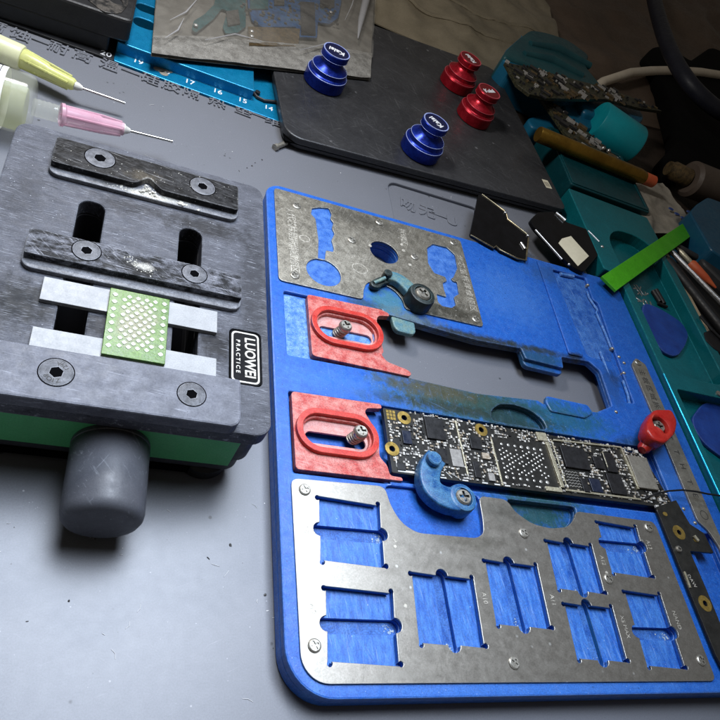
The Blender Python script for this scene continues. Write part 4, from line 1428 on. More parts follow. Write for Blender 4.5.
def on_label(t_, ang, r=7.5):
    return b0 + axd * t_ + (s1 * math.cos(ang) + s2 * math.sin(ang)) * r


for (t0, a0_, t1, a1_) in [(ln - 14, .9, ln - 7.9, .9), (ln - 7.9, .9, ln - 7.9, 2.1), (ln - 7.9, 2.1, ln - 14, 2.1), (ln - 11, 1.1, ln - 8.7, 1.1), (ln - 11, 1.4, ln - 8.7, 1.4),
                          (ln - 11, 1.7, ln - 8.7, 1.7), (ln - 8.7, 1.1, ln - 8.7, 1.9), (ln - 9.7, 1.1, ln - 9.7, 1.9)]:
    m.tube([on_label(t0 + (t1 - t0) * k / 8, a0_ + (a1_ - a0_) * k / 8) for k in range(9)], .1, 6)
m.build('label_print', 'black_plain', lb_)
l0, l1 = P3(33, 107, zp), P3(60, 114.5, zp)
ln2 = (l1 - l0).length
m = MB()
prof = [(1.9, -.2), (2.3, .3)]
for k in range(9):
    prof += [(2.3 if k % 2 else 2.1, .6 + k * (ln2 - 1) / 9)]
prof += [(2.2, ln2 - .2), (0, ln2)]
m.lathe(prof, l0, l1, 32)
m.build('luer_tip', 'syr_clear', sp, smooth=30)
p0_, p1_ = P3(59.5, 114.2, zp), P3(123, 129.3, zp - 1.2)
ln3 = (p1_ - p0_).length
m = MB()
m.lathe([(2.2, 0), (2.9, .2), (2.9, 1.0), (2.4, 1.4), (2.3, 2.6), (2.15, ln3 * .6), (1.75, ln3 * .65), (1.7, ln3), (0, ln3)], p0_, p1_, 32)
for k in range(4):
    t_ = k * math.pi / 2 + .6
    ad = (p1_ - p0_).normalized()
    q1 = ad.cross(Vector((0, 0, 1))).normalized()
    q2 = q1.cross(ad)
    off = (q1 * math.cos(t_) + q2 * math.sin(t_))
    m.tube([p0_ + off * 2.3 + ad * .5, p0_ + off * 2.15 + ad * ln3 * .65, p0_ + off * 1.75 + ad * ln3 * .97], .3, 6)
m.build('needle_hub', 'syr_pink', sp, smooth=40)
m = MB()
c0, c1 = P3(122, 129, zp - 1.2), P3(130, 131, zp - 1.3)
m.lathe([(1.6, -.3), (1.5, .6), (1.2, .8), (.6, (c1 - c0).length), (0, (c1 - c0).length)], c0, c1, 20)
m.build('needle_collar', 'syr_white', sp, smooth=40)
m = MB()
m.cyl(P3(130, 131, zp - 1.3), P3(172.5, 141.6, zp - 1.9), .42, seg=14)
m.build('needle', 'needle_steel', sp, smooth=40)

# ================================================================== RULER TRAY, BLACK BOX
rt = thing('ruler_tray', 'bright cyan metal tray with white ruler numbers along the far edge of the mat', 'tray', (28, 222, -4))
m = MB()
m.plate(rnd([(-.9, 208.1), (-.9, 300), (100, 300), (100, 203.3), (60, 203.4), (50.6, 204.1), (13, 206.9)], .4), [], -4, .6, .2)
m.plate(rnd([(-.8, 212.9), (-.8, 300), (42.5, 300), (42.5, 211.0)], .5), [rr(2.5, 226, 9.5, 231.6, 2.4, 6), rr(2.5, 236, 30, 241, 2.4, 6)], .5, 4.2, .3)
m.build('tray_body', 'ruler_cyan', rt)
m = MB()
m.box(1, 41.5, 224, 243, .62, .9)
m.build('tray_recess', 'ruler_black', rt)
m = MB()
for (x, y, s_) in [(138, 61.5, '19'), (165, 71, '18'), (189.5, 82, '17'), (217.5, 91.5, '16'), (242.5, 100.5, '15'), (268.5, 108, '14')]:
    w = P(x, y, .6)
    m.text(s_, 3.3, .61, .03, w[0], w[1], -.08, bev=.03)
m.build('ruler_numbers', 'print_white', rt)
m = MB()
for q_, r in [((183, 72.5), .7), ((194, 77.5), .8)]:
    w = P(*q_, .7)
    m.plate(circ(*w, r, 14), [], .6, .66)
m.build('ruler_mark', 'badge_black', rt)
m = MB()
for q_ in [((163, 66)), ((168, 70)), ((159, 69)), ((171, 64)), ((164, 73))]:
    w = P(*q_, .8)
    m.plate(circ(w[0], w[1], random.uniform(1.0, 2.1), 12, random.uniform(.8, 1.5)), [], .6, .69)
m.build('paint_smudge', 'tape_clear', rt)
m = MB()
m.tube([P3(251, 84, 1.5), P3(253, 92, 1.2), P3(257, 97, 1.2), P3(264, 100.5, 1.2), P3(277, 102, 1.2)], .55, 8)
m.lathe([(.9, 0), (.9, 1.0), (0, 1.0)], (*P(257, 94, .6), .6), (*P(257, 94, .6), 2), 16)
m.build('corner_wire', 'ruler_black', rt, smooth=40)  # black curved wire with a short stub beside it

bb = thing('black_case', 'black two-tier case with worn metal lid in the far left corner', 'case', (-20, 225, -4))
m = MB()
m.plate(rnd([(-80, 212.6), (-36, 210.0), (-.95, 208.1), (-.95, 300), (-80, 300)], .3), [], -4, .58, .1)
m.plate(rnd([(-80, 214), (-32, 210.6), (-3, 211.4), (-3, 300), (-80, 300)], 1), [], .5, 5.6, .4)
m.build('lower_tier', 'ruler_black', bb)
c0, c1, c2_ = P(-60, -16, 11), P(121, 36, 11), P(134, -30, 11)
m = MB()
poly = [(-80, 209.0), (-2, 210.4), (2.2, 210.8), (3.2, 300), (-80, 300)]
m.plate(rnd(poly, 3.2, 6), [], 5.7, 13.0, .8)
m.build('upper_tier', 'box_black', bb)
m = MB()
w0 = P(85, 2, 13)
m.plate(rnd([P(84, -2, 12.8), P(104, 14, 12.8), P(121, 15, 12.8), P(128, 6, 12.8), P(128, -40, 12.8), P(80, -60, 12.8)], 2.2, 5), [circ(*P(116, 2, 12.8), 1.9, 20)], 12.6, 13.3, .2)
m.build('lid_plate', 'box_worn', bb)
m = MB()
w = P(106, 54.0, .6)
m.text('20', 3.4, .61, .03, w[0], w[1], -.06, bev=.03)
m.build('ruler_numbers', 'print_white', bb)

# ================================================================== LAPTOP SLAB with knobs
ang = math.radians(4.6)
LM = Matrix.Translation((52.2, 190.6, 0)) @ Matrix.Rotation(ang, 4, 'Z')
lp = thing('laptop', 'black closed laptop slab lying on the far edge of the mat under four knobs', 'laptop', LM @ Vector((58, 48, .6)))
m = MB()
m.plate(rr(0, 0, 116, 97, (5, 5, 6, 3), 8), [], 2.6, 5.0, .5, LM)
m.build('lid', 'laptop_black', lp)
m = MB()
m.plate(rr(.6, .7, 115.4, 96.4, (5, 5, 6, 3), 8), [], .6, 2.4, .5, LM)
m.build('base', 'laptop_black', lp)
m = MB()
m.box(.5, 115.5, .5, 96.5, 2.3, 2.7, mat=LM)
m.build('hinge_gap', 'hole_shade', lp)
m = MB()
w = P(547, 184, 5.05)
mt = Matrix.Translation((w[0], w[1], 0)) @ Matrix.Rotation(.12, 4, 'Z')
m.box(-1.5, 1.5, -2.5, 2.5, 5.0, 5.06, mat=mt)
st_ = m.build('lid_sticker', 'sticker_cream', lp)
m = MB()
for k in range(4):
    m.box(-1.1 + .6 * k, -.85 + .6 * k, -1.6, 1.2, 5.06, 5.09, mat=mt)
m.build('sticker_print', 'grey_brown', st_)
m = MB()
pp = [P3(311, 137, 5.02), P3(305, 100, 5.02), P3(301, 66, 5.02)]
m.tube([p - Vector((0, 0, .03)) for p in pp], .12, 6)
m.build('lid_seam', 'dark_grey', lp)

# tiny rod by the laptop corner
m = MB()
m.cyl(P3(276, 147, .9), P3(286, 143, 1.1), .8, seg=16)
m.cyl(P3(274.5, 147.5, .9), P3(277, 146.6, .9), 1.05, seg=16)
tag(m.build('small_screw', 'screw_steel', loc=P3(280, 145, 0), smooth=40), 'tiny silver screw lying at the near left corner of the laptop', 'screw')


def knob_proto(mat, face, rim, label, group):
    k = thing('round_knob', label, 'knob', (0, 0, 0), group)
    m = MB()
    m.lathe([(0, 0), (7.0, 0), (7.4, .4), (7.45, 4.2), (7.1, 4.8), (6.5, 5.2), (6.35, 6.6), (5.9, 7.1), (4.6, 8.0), (4.0, 8.9), (3.95, 9.8), (4.4, 10.4), (4.9, 10.8), (4.95, 12.7), (4.7, 13.0), (4.3, 13.0), (4.3, 12.85), (0, 12.85)],
            (0, 0, 0), (0, 0, 1), 64)
    m.build('knob_body', mat, k, smooth=28)
    m = MB()
    m.plate(circ(0, 0, 4.85, 48), [circ(0, 0, 4.45, 48)], 12.95, 13.06)
    m.build('bright_rim', rim, k)
    for r_, z_, w_ in ((7.28, 4.55, .13), (6.42, 6.75, .11), (4.93, 10.75, .06)):
        m = MB()
        m.lathe([(r_ + w_ * math.cos(a_), z_ + w_ * math.sin(a_)) for a_ in (0, .8, 1.57, 2.36, 3.14, 3.93, 4.71, 5.5)], seg=56, close=True)
        m.build('polished_ring', rim, k, smooth=60)
    m = MB()
    m.plate(circ(0, 0, 4.35, 40), [], 12.8, 12.95)
    m.build('cap_face', face, k)
    m = MB()
    m.text('Kaisi', 3.1, 12.98, .04, 0, 0, 0, bev=.1)
    m.build('cap_lettering', 'print_white', k)
    return k


def dup(o, parent=None):
    c = o.copy()
    COL.objects.link(c)
    c.parent = parent
    for chd in list(o.children):
        dup(chd, c)
    return c


kb = knob_proto('anod_blue', 'cap_face_blue', 'alu_rim', 'blue anodised knob at the far left of the laptop, against the plastic bag', 'anodised knobs on the laptop')
kr = knob_proto('anod_red', 'cap_face_red', 'alu_rim_red', 'red anodised knob on the laptop, farther of the two red ones, near the tan bag', 'anodised knobs on the laptop')
kb2 = dup(kb)
kb2['label'] = 'blue anodised knob standing alone near the front edge of the laptop'
kr2 = dup(kr)
kr2['label'] = 'red anodised knob on the laptop, nearer of the two red ones'
for k, q_, rz in ((kb, (337, 51), 2.9), (kb2, (436.5, 122), 2.35), (kr, (471, 58.5), 2.1), (kr2, (489.5, 91), .5)):
    w = P(*q_, 18.0)
    k.location = Vector((w[0], w[1], 5.0)) * S
    k.rotation_euler = (0, 0, rz)

# ================================================================== PLASTIC BAG with blue board
bg = thing('plastic_bag', 'clear tan zip bag holding a blue circuit board, draped over tray and laptop', 'bag', P3(270, 30, 5))
q00, q10 = P(152, 52, 7), P(371, 77, 7)
q01, q11 = P(160, -45, 7), P(378, -45, 7)
hz = bumpy(3, .55, 12)


def bag_sheet(u0, u1, v0, v1, nx, ny, z, thick, seed, amp, puff=1.6):
    mm = MB()
    nb = bumpy(seed, amp, 9)
    lay = []
    for dz in (0, -thick):
        g = []
        for j in range(ny + 1):
            row = []
            for i in range(nx + 1):
                u = u0 + (u1 - u0) * i / nx
                v = v0 + (v1 - v0) * j / ny
                x = (q00[0] * (1 - u) + q10[0] * u) * (1 - v) + (q01[0] * (1 - u) + q11[0] * u) * v
                y = (q00[1] * (1 - u) + q10[1] * u) * (1 - v) + (q01[1] * (1 - u) + q11[1] * u) * v
                ez = min(1, 5 * min(u, 1 - u), 5 * v + .0)
                row.append(mm.bm.verts.new((x, y, z + ez * puff + nb(x, y) + dz)))
            g.append(row)
        lay.append(g)
    T, B = lay
    for j in range(ny):
        for i in range(nx):
            mm.bm.faces.new((T[j][i], T[j][i + 1], T[j + 1][i + 1], T[j + 1][i]))
            mm.bm.faces.new((B[j][i], B[j + 1][i], B[j + 1][i + 1], B[j][i + 1]))
    for i in range(nx):
        mm.bm.faces.new((T[0][i + 1], T[0][i], B[0][i], B[0][i + 1]))
        mm.bm.faces.new((T[ny][i], T[ny][i + 1], B[ny][i + 1], B[ny][i]))
    for j in range(ny):
        mm.bm.faces.new((T[j][0], T[j + 1][0], B[j + 1][0], B[j][0]))
        mm.bm.faces.new((T[j + 1][nx], T[j][nx], B[j][nx], B[j + 1][nx]))
    return mm


bag_sheet(0, 1, .12, 1, 70, 52, 7.6, .12, 3, 1.25, 2.2).build('upper_film', 'bag_tan', bg, smooth=60)
bag_sheet(0, 1, 0, 1, 40, 30, 5.6, .12, 5, .12, .3).build('lower_film', 'bag_back', bg, smooth=60)
bag_sheet(0, 1, 0, .16, 40, 8, 6.6, .12, 3, .3).build('bottom_seal', 'bag_seal', bg, smooth=60)
m = MB()
m.tube([P3(358, 38, 9.0), P3(361, 20, 9.3), P3(366, 0, 9.3), P3(371, -20, 9.3)], 1.3, 10, taper=[.2, 1, 1.3, 1.3])
m.build('zip_fold', 'bag_fold', bg, smooth=60)
m = MB()
for pts in [[(170, 20), (186, 12), (200, -4)], [(205, 40), (235, 34), (262, 41)], [(300, 50), (325, 44), (345, 52)], [(345, 20), (352, 5), (356, -10)], [(165, 38), (178, 30), (184, 18)]]:
    m = MB()
    m.tube([P3(x, y, 9.3) for x, y in pts], .3, 8, taper=[.3, 1, .3])
    m.build('film_crease', 'bag_fold', bg, smooth=60)
pc = thing('bagged_board', 'blue phone circuit board with dark chips inside the plastic bag', 'circuit board', P3(280, 15, 7))
m = MB()
out = [P(x, y, 7.4) for x, y in [(245, -34), (345, -34), (341, 4), (338, 18), (330, 24), (318, 22), (317, 38), (300, 37), (296, 27), (262, 27), (252, 20), (248, 6)]]
m.plate(rnd(out, .5, 2), [], 6.7, 7.5, .1)
m.build('board', 'pcb_blue', pc)
m = MB()
for _ in range(46):
    x, y = random.uniform(254, 336), random.uniform(-14, 22)
    a = P(x, y, 7.5)
    l_ = random.uniform(1, 4)
    m.box(a[0], a[0] + l_, a[1], a[1] + .22, 7.48, 7.54)
m.build('copper_trace', 'pcb_teal', pc)
m = MB()
m.plate(rnd([P(x, y, 7.4) for x, y in [(192, 29), (194, 20), (204, 14), (214, 4), (222, -24), (246, -24), (246, 26), (238, 32), (226, 33), (223, 26), (228, 10), (222, 8), (214, 18), (204, 26), (196, 32)]], .8, 3), [], 6.6, 7.2, .1)
m.build('flex_arm', 'pcb_teal', pc)
for pts, mt, h in [([(300, 3), (314, 4), (315, 36), (301, 35)], 'chip_black', .8), ([(248, 27), (300, 29), (298, 47), (249, 46)], 'scrap_tan', .3), ([(250, -10), (268, -10), (268, 10), (250, 10)], 'pcb_teal', .6),
                   ([(274, -2), (284, -2), (284, 6), (274, 6)], 'scrap_grey', .6), ([(320, -6), (334, -6), (334, 8), (320, 8)], 'chip_black', .5), ([(226, 12), (238, 10), (240, 24), (228, 26)], 'scrap_grey', .4)]:
    m = MB()
    m.plate([P(x, y, 7.6) for x, y in pts], [], 7.1, 7.5 + h, .05)
    m.build('chip', mt, pc)
m = MB()
for _ in range(150):
    x, y = random.uniform(240, 338), random.uniform(-8, 40)
    w = P(x, y, 7.6)
    if (x < 255 and y > 15) or y > 24 + random.random() * 10:
        continue
    m.box(w[0] - .5, w[0] + .5, w[1] - .4, w[1] + .4, 7.45, 7.5 + random.uniform(.3, .8), .05, seg=1)
o = m.build('tiny_components', 'scrap_grey', pc)
tag(o, kind='stuff')
m = MB()
for x, y in [(196, 25), (331, 12), (252, 31), (252, 36)]:
    w = P(x, y, 8)
    m.ball((w[0], w[1], 7.9), .8, .6, 12)
m.build('solder_blob', 'solder_silver', pc, smooth=60)

# ================================================================== BLACK PHONE PARTS at the middle
pa = thing('display_part', 'glossy black flat phone part with thin bronze rim by the laptop corner', 'phone part', P3(500, 225, 6))
m = MB()
Z1 = 6.6
q_ = [P(x, y, Z1) for x, y in [(478.5, 195), (482, 194), (506, 212), (507, 219), (529, 236), (527, 260), (517, 258), (500, 251), (496, 247), (494, 249), (471, 236), (470, 234)]]
m.plate(rnd(q_, .4, 3), [], 5.75, Z1, .15)
m.build('panel', 'phone_black', pa)
m = MB()
for pts in [[(482, 194.5), (506, 212), (507.5, 219), (528.5, 235.5)], [(470.5, 235), (493.5, 248), (496, 246), (500, 250), (517, 258.5), (526, 260.5), (528.5, 238)]]:
    m.tube([P3(x, y, Z1) for x, y in pts], .32, 8)
m.build('rim', 'bronze_trim', pa, smooth=60)
m = MB()
for x, y in [(505.5, 212.5), (528, 235.5)]:
    m.ball(P3(x, y, Z1 + .1), .75, .6, 12)
m.tube([P3(521, 243, Z1 + .1), P3(525, 249, Z1 + .1)], .6, 8)
m.build('contact', 'silver_trim', pa, smooth=60)
# supports itself on the fixture edge and the mat tray rim
pb = thing('camera_part', 'black phone part with a cream sticker resting between laptop and blue fixture', 'phone part', P3(570, 240, 6))
m = MB()
Z2 = 7.4
q_ = [P(x, y, Z2) for x, y in [(530, 220), (538, 212), (553, 211), (567, 222), (590, 230), (605, 247), (584, 272), (575, 268), (563, 258), (535, 228)]]
m.plate(rnd(q_, 1.0, 3), [], 5.75, Z2, .3)
m.build('panel', 'phone_black', pb)
m = MB()
q_ = [P(x, y, Z2 + .1) for x, y in [(558.5, 243), (562, 238.5), (571, 236), (589, 256), (578, 266)]]
m.plate(q_, [], Z2, Z2 + .08)
m.build('sticker', 'sticker_cream', pb)
m = MB()
m.tube([P3(535.5, 230, Z2 - .3), P3(562, 259.5, Z2 - .3)], .42, 8)
m.tube([P3(588, 231, Z2), P3(599, 242, Z2)], .5, 8)
m.ball(P3(602, 247, Z2), .8, .8, 12)
m.ball(P3(569, 264.5, Z2 - .2), .6, .8, 10)
m.tube([P3(556, 213, Z2 + .1), P3(565, 221, Z2 + .1)], .9, 8, taper=[.7, 1.1])
m.build('metal_edge', 'silver_trim', pb, smooth=60)

# ================================================================== TEAL TRAY ON THE RIGHT, picks, green strip
tt = thing('parts_tray', 'dark teal metal parts tray with rounded compartments right of the fixture', 'tray', (194, 120, -4))
TZ = 7.6
r1 = rr(180.6, 121.6, 206.8, 193.5, (12, 12, 9, 6), 10)
r2 = rr(179.4, -20, 207, 115.6, (2, 1.2, 2, 2), 6)
m = MB()
m.plate(rnd([(176.5, -60), (211, -60), (211.6, 209.4), (170.5, 211.4), (170.5, 166.5), (176.5, 165.5)], 1, 3), [r1, r2], -3.9, TZ, .35)
m.plate(rr(177.5, -59, 210, 206, 1, 3), [], -3.9, 3.0)
m.build('tray_body', 'tray_teal', tt)
m = MB()
m.tube([(176.75, 121, TZ - .25), (176.75, -40, TZ - .25)], .45, 8)
m.build('bright_edge', 'tray_edge', tt, smooth=60)
m = MB()
m.lathe([(1.0, 0), (1.0, .5), (0, .6)], (*P(718, 394, TZ), TZ), (*P(718, 394, TZ), TZ + 1), 20)
m.build('rivet', 'screw_steel', tt)
m = MB()
for ch_, q_ in zip('北', [(641, 291)]):
    w = P(*q_, 3.1)
    m.text('北.', 6.0, 3.03, .05, w[0], w[1], .35, bev=.08)
w = P(645, 303, 3.1)
m.text('>01', 5.6, 3.03, .05, w[0], w[1], -.15, bev=.08)
m.build('tray_lettering', 'silver_trim', tt)
for lab, pts in [('blue guitar pick shaped pry tool with ragged tip in the far tray compartment', [(644, 302), (660, 308), (682, 322), (689, 334), (686, 345), (679, 355), (672, 356), (664, 352), (657, 344), (648, 326), (642, 312)]),
                 ('blue rounded pry pick sticking out of the near tray compartment', [(692, 418), (702, 404), (722, 398), (745, 402), (745, 470), (728, 461), (706, 445), (695, 430)])]:
    m = MB()
    m.plate(rnd([P(x, y, 4.2) for x, y in pts], 3, 4), [], 3.05, 4.2, .3)
    tag(m.build('pry_pick', 'pick_blue', loc=P3(pts[0][0], pts[0][1], 3)), lab, 'pry tool')
m = MB()
for a, b in [((653, 291), (660, 302)), ((656, 290), (664, 304))]:
    m.tube([P3(*a, 4.0), P3(*b, 4.0)], .9, 8)
m.tube([P3(658, 303, 3.8), P3(667, 307, 3.8)], .6, 8)
tag(m.build('spring_contact', 'black_plain', loc=P3(658, 296, 3), smooth=50), 'small black prong lying beside the white lettering in the tray', 'small part')
# green strip
g0, g1 = Vector(P(609.5, 282.5, 9.2)), Vector(P(692, 226, 9.2))
dd = (g1 - g0).normalized()
nn2 = Vector((-dd.y, dd.x)) * 3.6
m = MB()
m.plate([tuple(g0 + nn2 * .95), tuple(g0 - nn2), tuple(g1 - nn2 * .9), tuple(g1 + nn2 * .9)], [], 7.75, 8.9, .15)
tag(m.build('green_strip', 'strip_green', loc=(g0.x, g0.y, 7.8)), 'bright green plastic strip lying across the corner of the teal tray', 'strip')

# teal box behind
tbx = thing('teal_box', 'dark teal box standing behind the parts tray beside the laptop', 'box', (190, 220, -4))
m = MB()
BM = Matrix.Translation((172.2, 213.5, 0)) @ Matrix.Rotation(-.03, 4, 'Z')
m.plate(rr(0, 0, 42, 40, 1.5, 4), [], -4, 8.5, .5, BM)
m.build('shell', 'box_teal', tbx)
m = MB()
m.plate(rr(.5, .6, 41.4, 39.4, 1.5, 4), [rr(2, 2, 40, 38, 1.2, 4)], 8.45, 9.0, .2, BM)
m.build('lid_rim', 'box_teal', tbx)
m = MB()
m.box(1.8, 40.2, 1.8, 38.2, 8.45, 8.62, mat=BM)
m.build('lid_face', 'box_teal', tbx)

# ================================================================== BACKGROUND CLUTTER
# tan paper packet behind the laptop
m = MB()
cz = crumple(4, 5, 40)
T_ = Matrix.Translation((96, 304, 0)) @ Matrix.Rotation(-.10, 4, 'Z')
m.sheet(0, 118, 0, 110, 50, 44, lambda x, y: 1.0 + cz(x, y) * min(1, y / 30 + .15) + y * .05, .5, T_)
for yy, h in ((28, 1.2), (52, 1.0)):
    m.tube([T_ @ Vector((x, yy + .1 * x, 4.2 + cz(x, yy + .1 * x) * min(1, (yy + .1 * x) / 30 + .15) + yy * .05 - 2.6)) for x in range(2, 116, 3)], h, 6)
tag(m.build('paper_packet', 'tan_paper', loc=(150, 350, 0), smooth=50), 'crumpled tan packet lying behind the laptop', 'packet')
# brown bag at the back
m = MB()
cz2 = crumple(9, 14, 90)
T2 = Matrix.Translation((190, 300, 0)) @ Matrix.Rotation(.25, 4, 'Z')
m.sheet(0, 420, 0, 620, 70, 90, lambda x, y: -3.6 + cz2(x, y) * min(1, (x + 10) / 60, (y + 10) / 60) + max(0, y - 120) * .12, 1., T2)
tag(m.build('brown_paper', 'brown_paper', loc=(350, 500, 0), smooth=60), 'dark brown crumpled paper sheet filling the back of the bench', 'paper')

# blue holder with boards
ty = thing('board_holder', 'blue plastic board holder with rounded arms lying behind the laptop', 'holder', P3(560, 90, -4))
Zt = 16
m = MB()
m.plate(rnd([P(x, y, Zt) for x, y in [(503, 56), (508, 48), (520, 37), (531, 29), (547, 32), (565, 38), (572, 42), (590, 55), (586, 66), (596, 78), (604, 88), (590, 96), (570, 84), (545, 70), (520, 62)]], 4, 5), [], -3.6, Zt, 1.5, res=3)
m.build('upper_arm', 'toy_green', ty, smooth=50)
m = MB()
m.plate(rnd([P(x, y, 14) for x, y in [(502, 60), (506, 50), (522, 36), (520, 62), (545, 72), (570, 86), (590, 97), (570, 96), (540, 80), (512, 70)]], 2, 4), [], -3.5, 14.6, .8)
m.build('side_wall', 'toy_blue', ty)
m = MB()
m.plate(rnd([P(x, y, 12) for x, y in [(574, 93), (590, 96), (616, 102), (640, 109), (645, 117), (638, 127), (612, 121), (585, 112)]], 3, 5), [], -3.6, 12, 1.4, res=3)
m.build('lower_arm', 'toy_blue', ty, smooth=50)
m = MB()
m.plate(rnd([P(x, y, 6) for x, y in [(527, 118), (552, 112), (600, 122), (604, 150), (575, 142), (545, 130), (533, 128)]], 3, 5), [], -3.6, 6, 1., res=3)
m.build('base_plate', 'toy_blue', ty, smooth=50)
m = MB()
m.plate(rnd([P(x, y, 9) for x, y in [(560, 96), (590, 98), (606, 128), (585, 128), (568, 116)]], 2, 4), [], -3.6, 9, .8)
m.build('middle_block', 'toy_blue', ty)
m = MB()
for pts in [[(530, 44), (556, 49), (590, 66)], [(524, 54), (550, 60), (582, 76)]]:
    m.tube([P3(x, y, 15.8) for x, y in pts], 2.6, 12, taper=[.6, 1.1, .7])
m.build('arm_rib', 'toy_green', ty, smooth=60)
tc_ = MB()
a_, b_ = P3(596, 119, 12), P3(632, 146, 9)
l_ = (b_ - a_).length
tc_.lathe([(0, 0), (8.5, 0), (8.9, .6), (9.8, l_ - 1), (9.4, l_), (8.6, l_), (8.2, l_ - .8), (0, l_ - .8)], a_, b_, 44)
tag(tc_.build('bottle_cap', 'teal_cap', loc=P3(615, 135, -4), smooth=40), 'turquoise round bottle cap lying on its side by the gold pen', 'cap')


def dirty_board(name, label, pts, z0, z1, seed, n, mats=('scrap_tan', 'cap_grey', 'chip_black', 'chip_black')):
    rnd_ = random.Random(seed)
    th = thing(name, label, 'circuit board', P3(*pts[0], z0))
    m_ = MB()
    pl_ = [P(x, y, z1) for x, y in pts]
    m_.plate(pl_, [], z0, z1, .2)
    m_.build('board', 'pcb_dirty', th)
    xs, ys = [p[0] for p in pl_], [p[1] for p in pl_]

    def inside(x, y):
        c = False
        for i in range(len(pl_)):
            (xa, ya), (xb, yb) = pl_[i - 1], pl_[i]
            if (ya > y) != (yb > y) and x < (xb - xa) * (y - ya) / (yb - ya) + xa:
                c = not c
        return c
    parts = [MB() for _ in mats]
    k_ = 0
    while k_ < n:
        x, y = rnd_.uniform(min(xs), max(xs)), rnd_.uniform(min(ys), max(ys))
        if not inside(x, y):
            continue
        k_ += 1
        s_ = rnd_.choice((.4, .5, .6, .8, 1.0, 1.6, 2.2))
        mt_ = Matrix.Translation((x, y, 0)) @ Matrix.Rotation(-.5 + rnd_.gauss(0, .1), 4, 'Z')
        rnd_.choice(parts).box(-s_, s_, -s_ * .6, s_ * .6, z1 - .1, z1 + rnd_.uniform(.3, 1.1), .05, mat=mt_, seg=1)
    for q_, mt_ in zip(parts, mats):
        tag(q_.build('soldered_parts', mt_, th), kind='stuff')
    return th


dirty_board('scrap_board', 'scrap green brown circuit board wedged in the blue holder', [(505, 62), (530, 67), (570, 78), (600, 86), (630, 96), (662, 111), (640, 108), (606, 99), (575, 99), (548, 98), (530, 94), (517, 84)], 15, 16.6, 5, 190)
dirty_board('thin_scrap_board', 'narrow dark circuit board strip leaning against the turquoise cap', [(540, 97), (549, 99), (570, 117), (598, 140), (618, 160), (612, 167), (590, 152), (566, 134), (551, 112)], 10.5, 12, 8, 90, ('cap_grey', 'scrap_tan', 'chip_black', 'chip_black'))
m = MB()
for x, y in [(603, 148.5), (608.5, 151)]:
    m.ball(P3(x, y, 13), .9, 1.2, 12)
tag(m.build('solder_bead', 'silver_trim', loc=P3(605, 150, 12), smooth=60), 'two bright solder beads on the dark strip by the turquoise cap', 'solder')
# gold pen
m = MB()
a_, b_ = P3(538, 134, 12), P3(649, 180, 12)
l_ = (b_ - a_).length
m.lathe([(0, 0), (3.0, 0), (3.2, .5), (3.2, l_ - 6), (2.7, l_ - 3)], a_, b_, 28)
pen = m.build('barrel', 'gold_pen', None, smooth=40, loc=P3(600, 160, 8))
pen.name = 'gold_pen'
tag(pen, 'gold pencil with a salmon end lying on the teal box', 'pencil')
LOC[pen.name] = P3(600, 160, 8)
m = MB()
m.lathe([(2.7, l_ - 3), (2.6, l_ + 2.4), (1.6, l_ + 3.4), (0, l_ + 3.5)], a_, b_, 28)
m.build('eraser', 'orange_tip', pen, smooth=40)
# cable
m = MB()
pp = [(585, 96), (603, 82), (630, 73), (650, 71), (672, 70.5), (700, 72), (740, 78)]
m.tube([P3(x, y, z) for (x, y), z in zip(pp, (1, 4, 8, 9, 10, 10, 10))], 2.6, 14)
tag(m.build('power_cable', 'cable_cream', loc=P3(650, 71, 0), smooth=60), 'cream round cable running behind the blue holder', 'cable')
# black cloth and navy strap
m = MB()
q_ = [P(x, y, 8) for x, y in [(640, 60), (655, 44), (672, 46), (690, 60), (712, 45), (740, 60), (760, 200), (720, 170), (690, 170), (672, 170), (664, 155), (680, 140), (672, 110), (660, 80)]]
m.plate(rnd(q_, 12, 5), [], -3.5, 8, 3, res=3)
tag(m.build('black_cloth', 'cloth_black', loc=P3(690, 100, -4), smooth=60), 'black cloth bundle under the navy strap at the right edge', 'cloth')
m = MB()
pts = [P3(x, y, z) for (x, y), z in zip([(648, -30), (656, 8), (668, 46), (684, 76), (703, 98), (725, 114), (760, 130)], (30, 30, 29, 28, 26, 24, 22))]
sm = []
for i in range(len(pts) - 1):
    for k in range(6):
        t_ = k / 6
        p0_, p1_, p2_, p3_ = pts[max(i - 1, 0)], pts[i], pts[i + 1], pts[min(i + 2, len(pts) - 1)]
        sm.append(.5 * ((2 * p1_) + (p2_ - p0_) * t_ + (2 * p0_ - 5 * p1_ + 4 * p2_ - p3_) * t_ * t_ + (3 * p1_ - p0_ - 3 * p2_ + p3_) * t_ ** 3))
m.tube(sm, 4.3, 14)
tag(m.build('navy_strap', 'strap_navy', loc=P3(690, 80, -4), smooth=60), 'thick dark navy padded band curving through the far right corner', 'strap')
# brown bottle with brass neck
bt = thing('spray_bottle', 'brown cylinder with brass neck lying in front of the black cloth', 'bottle', P3(690, 180, 0))
m = MB()
a_, b_ = P3(688, 178, 9), P3(760, 206, 9)
m.lathe([(0, 0), (7, 0), (8.6, 1.5), (8.6, 60)], a_, b_, 36)
m.build('body', 'grey_brown', bt, smooth=40)
m = MB()
a_, b_ = P3(668, 168, 9), P3(690, 179, 9)
m.lathe([(0, 0), (3.4, 0), (3.6, 2), (4.4, 3), (4.4, 12)], a_, b_, 28)
m.build('neck', 'scrap_tan', bt, smooth=40)
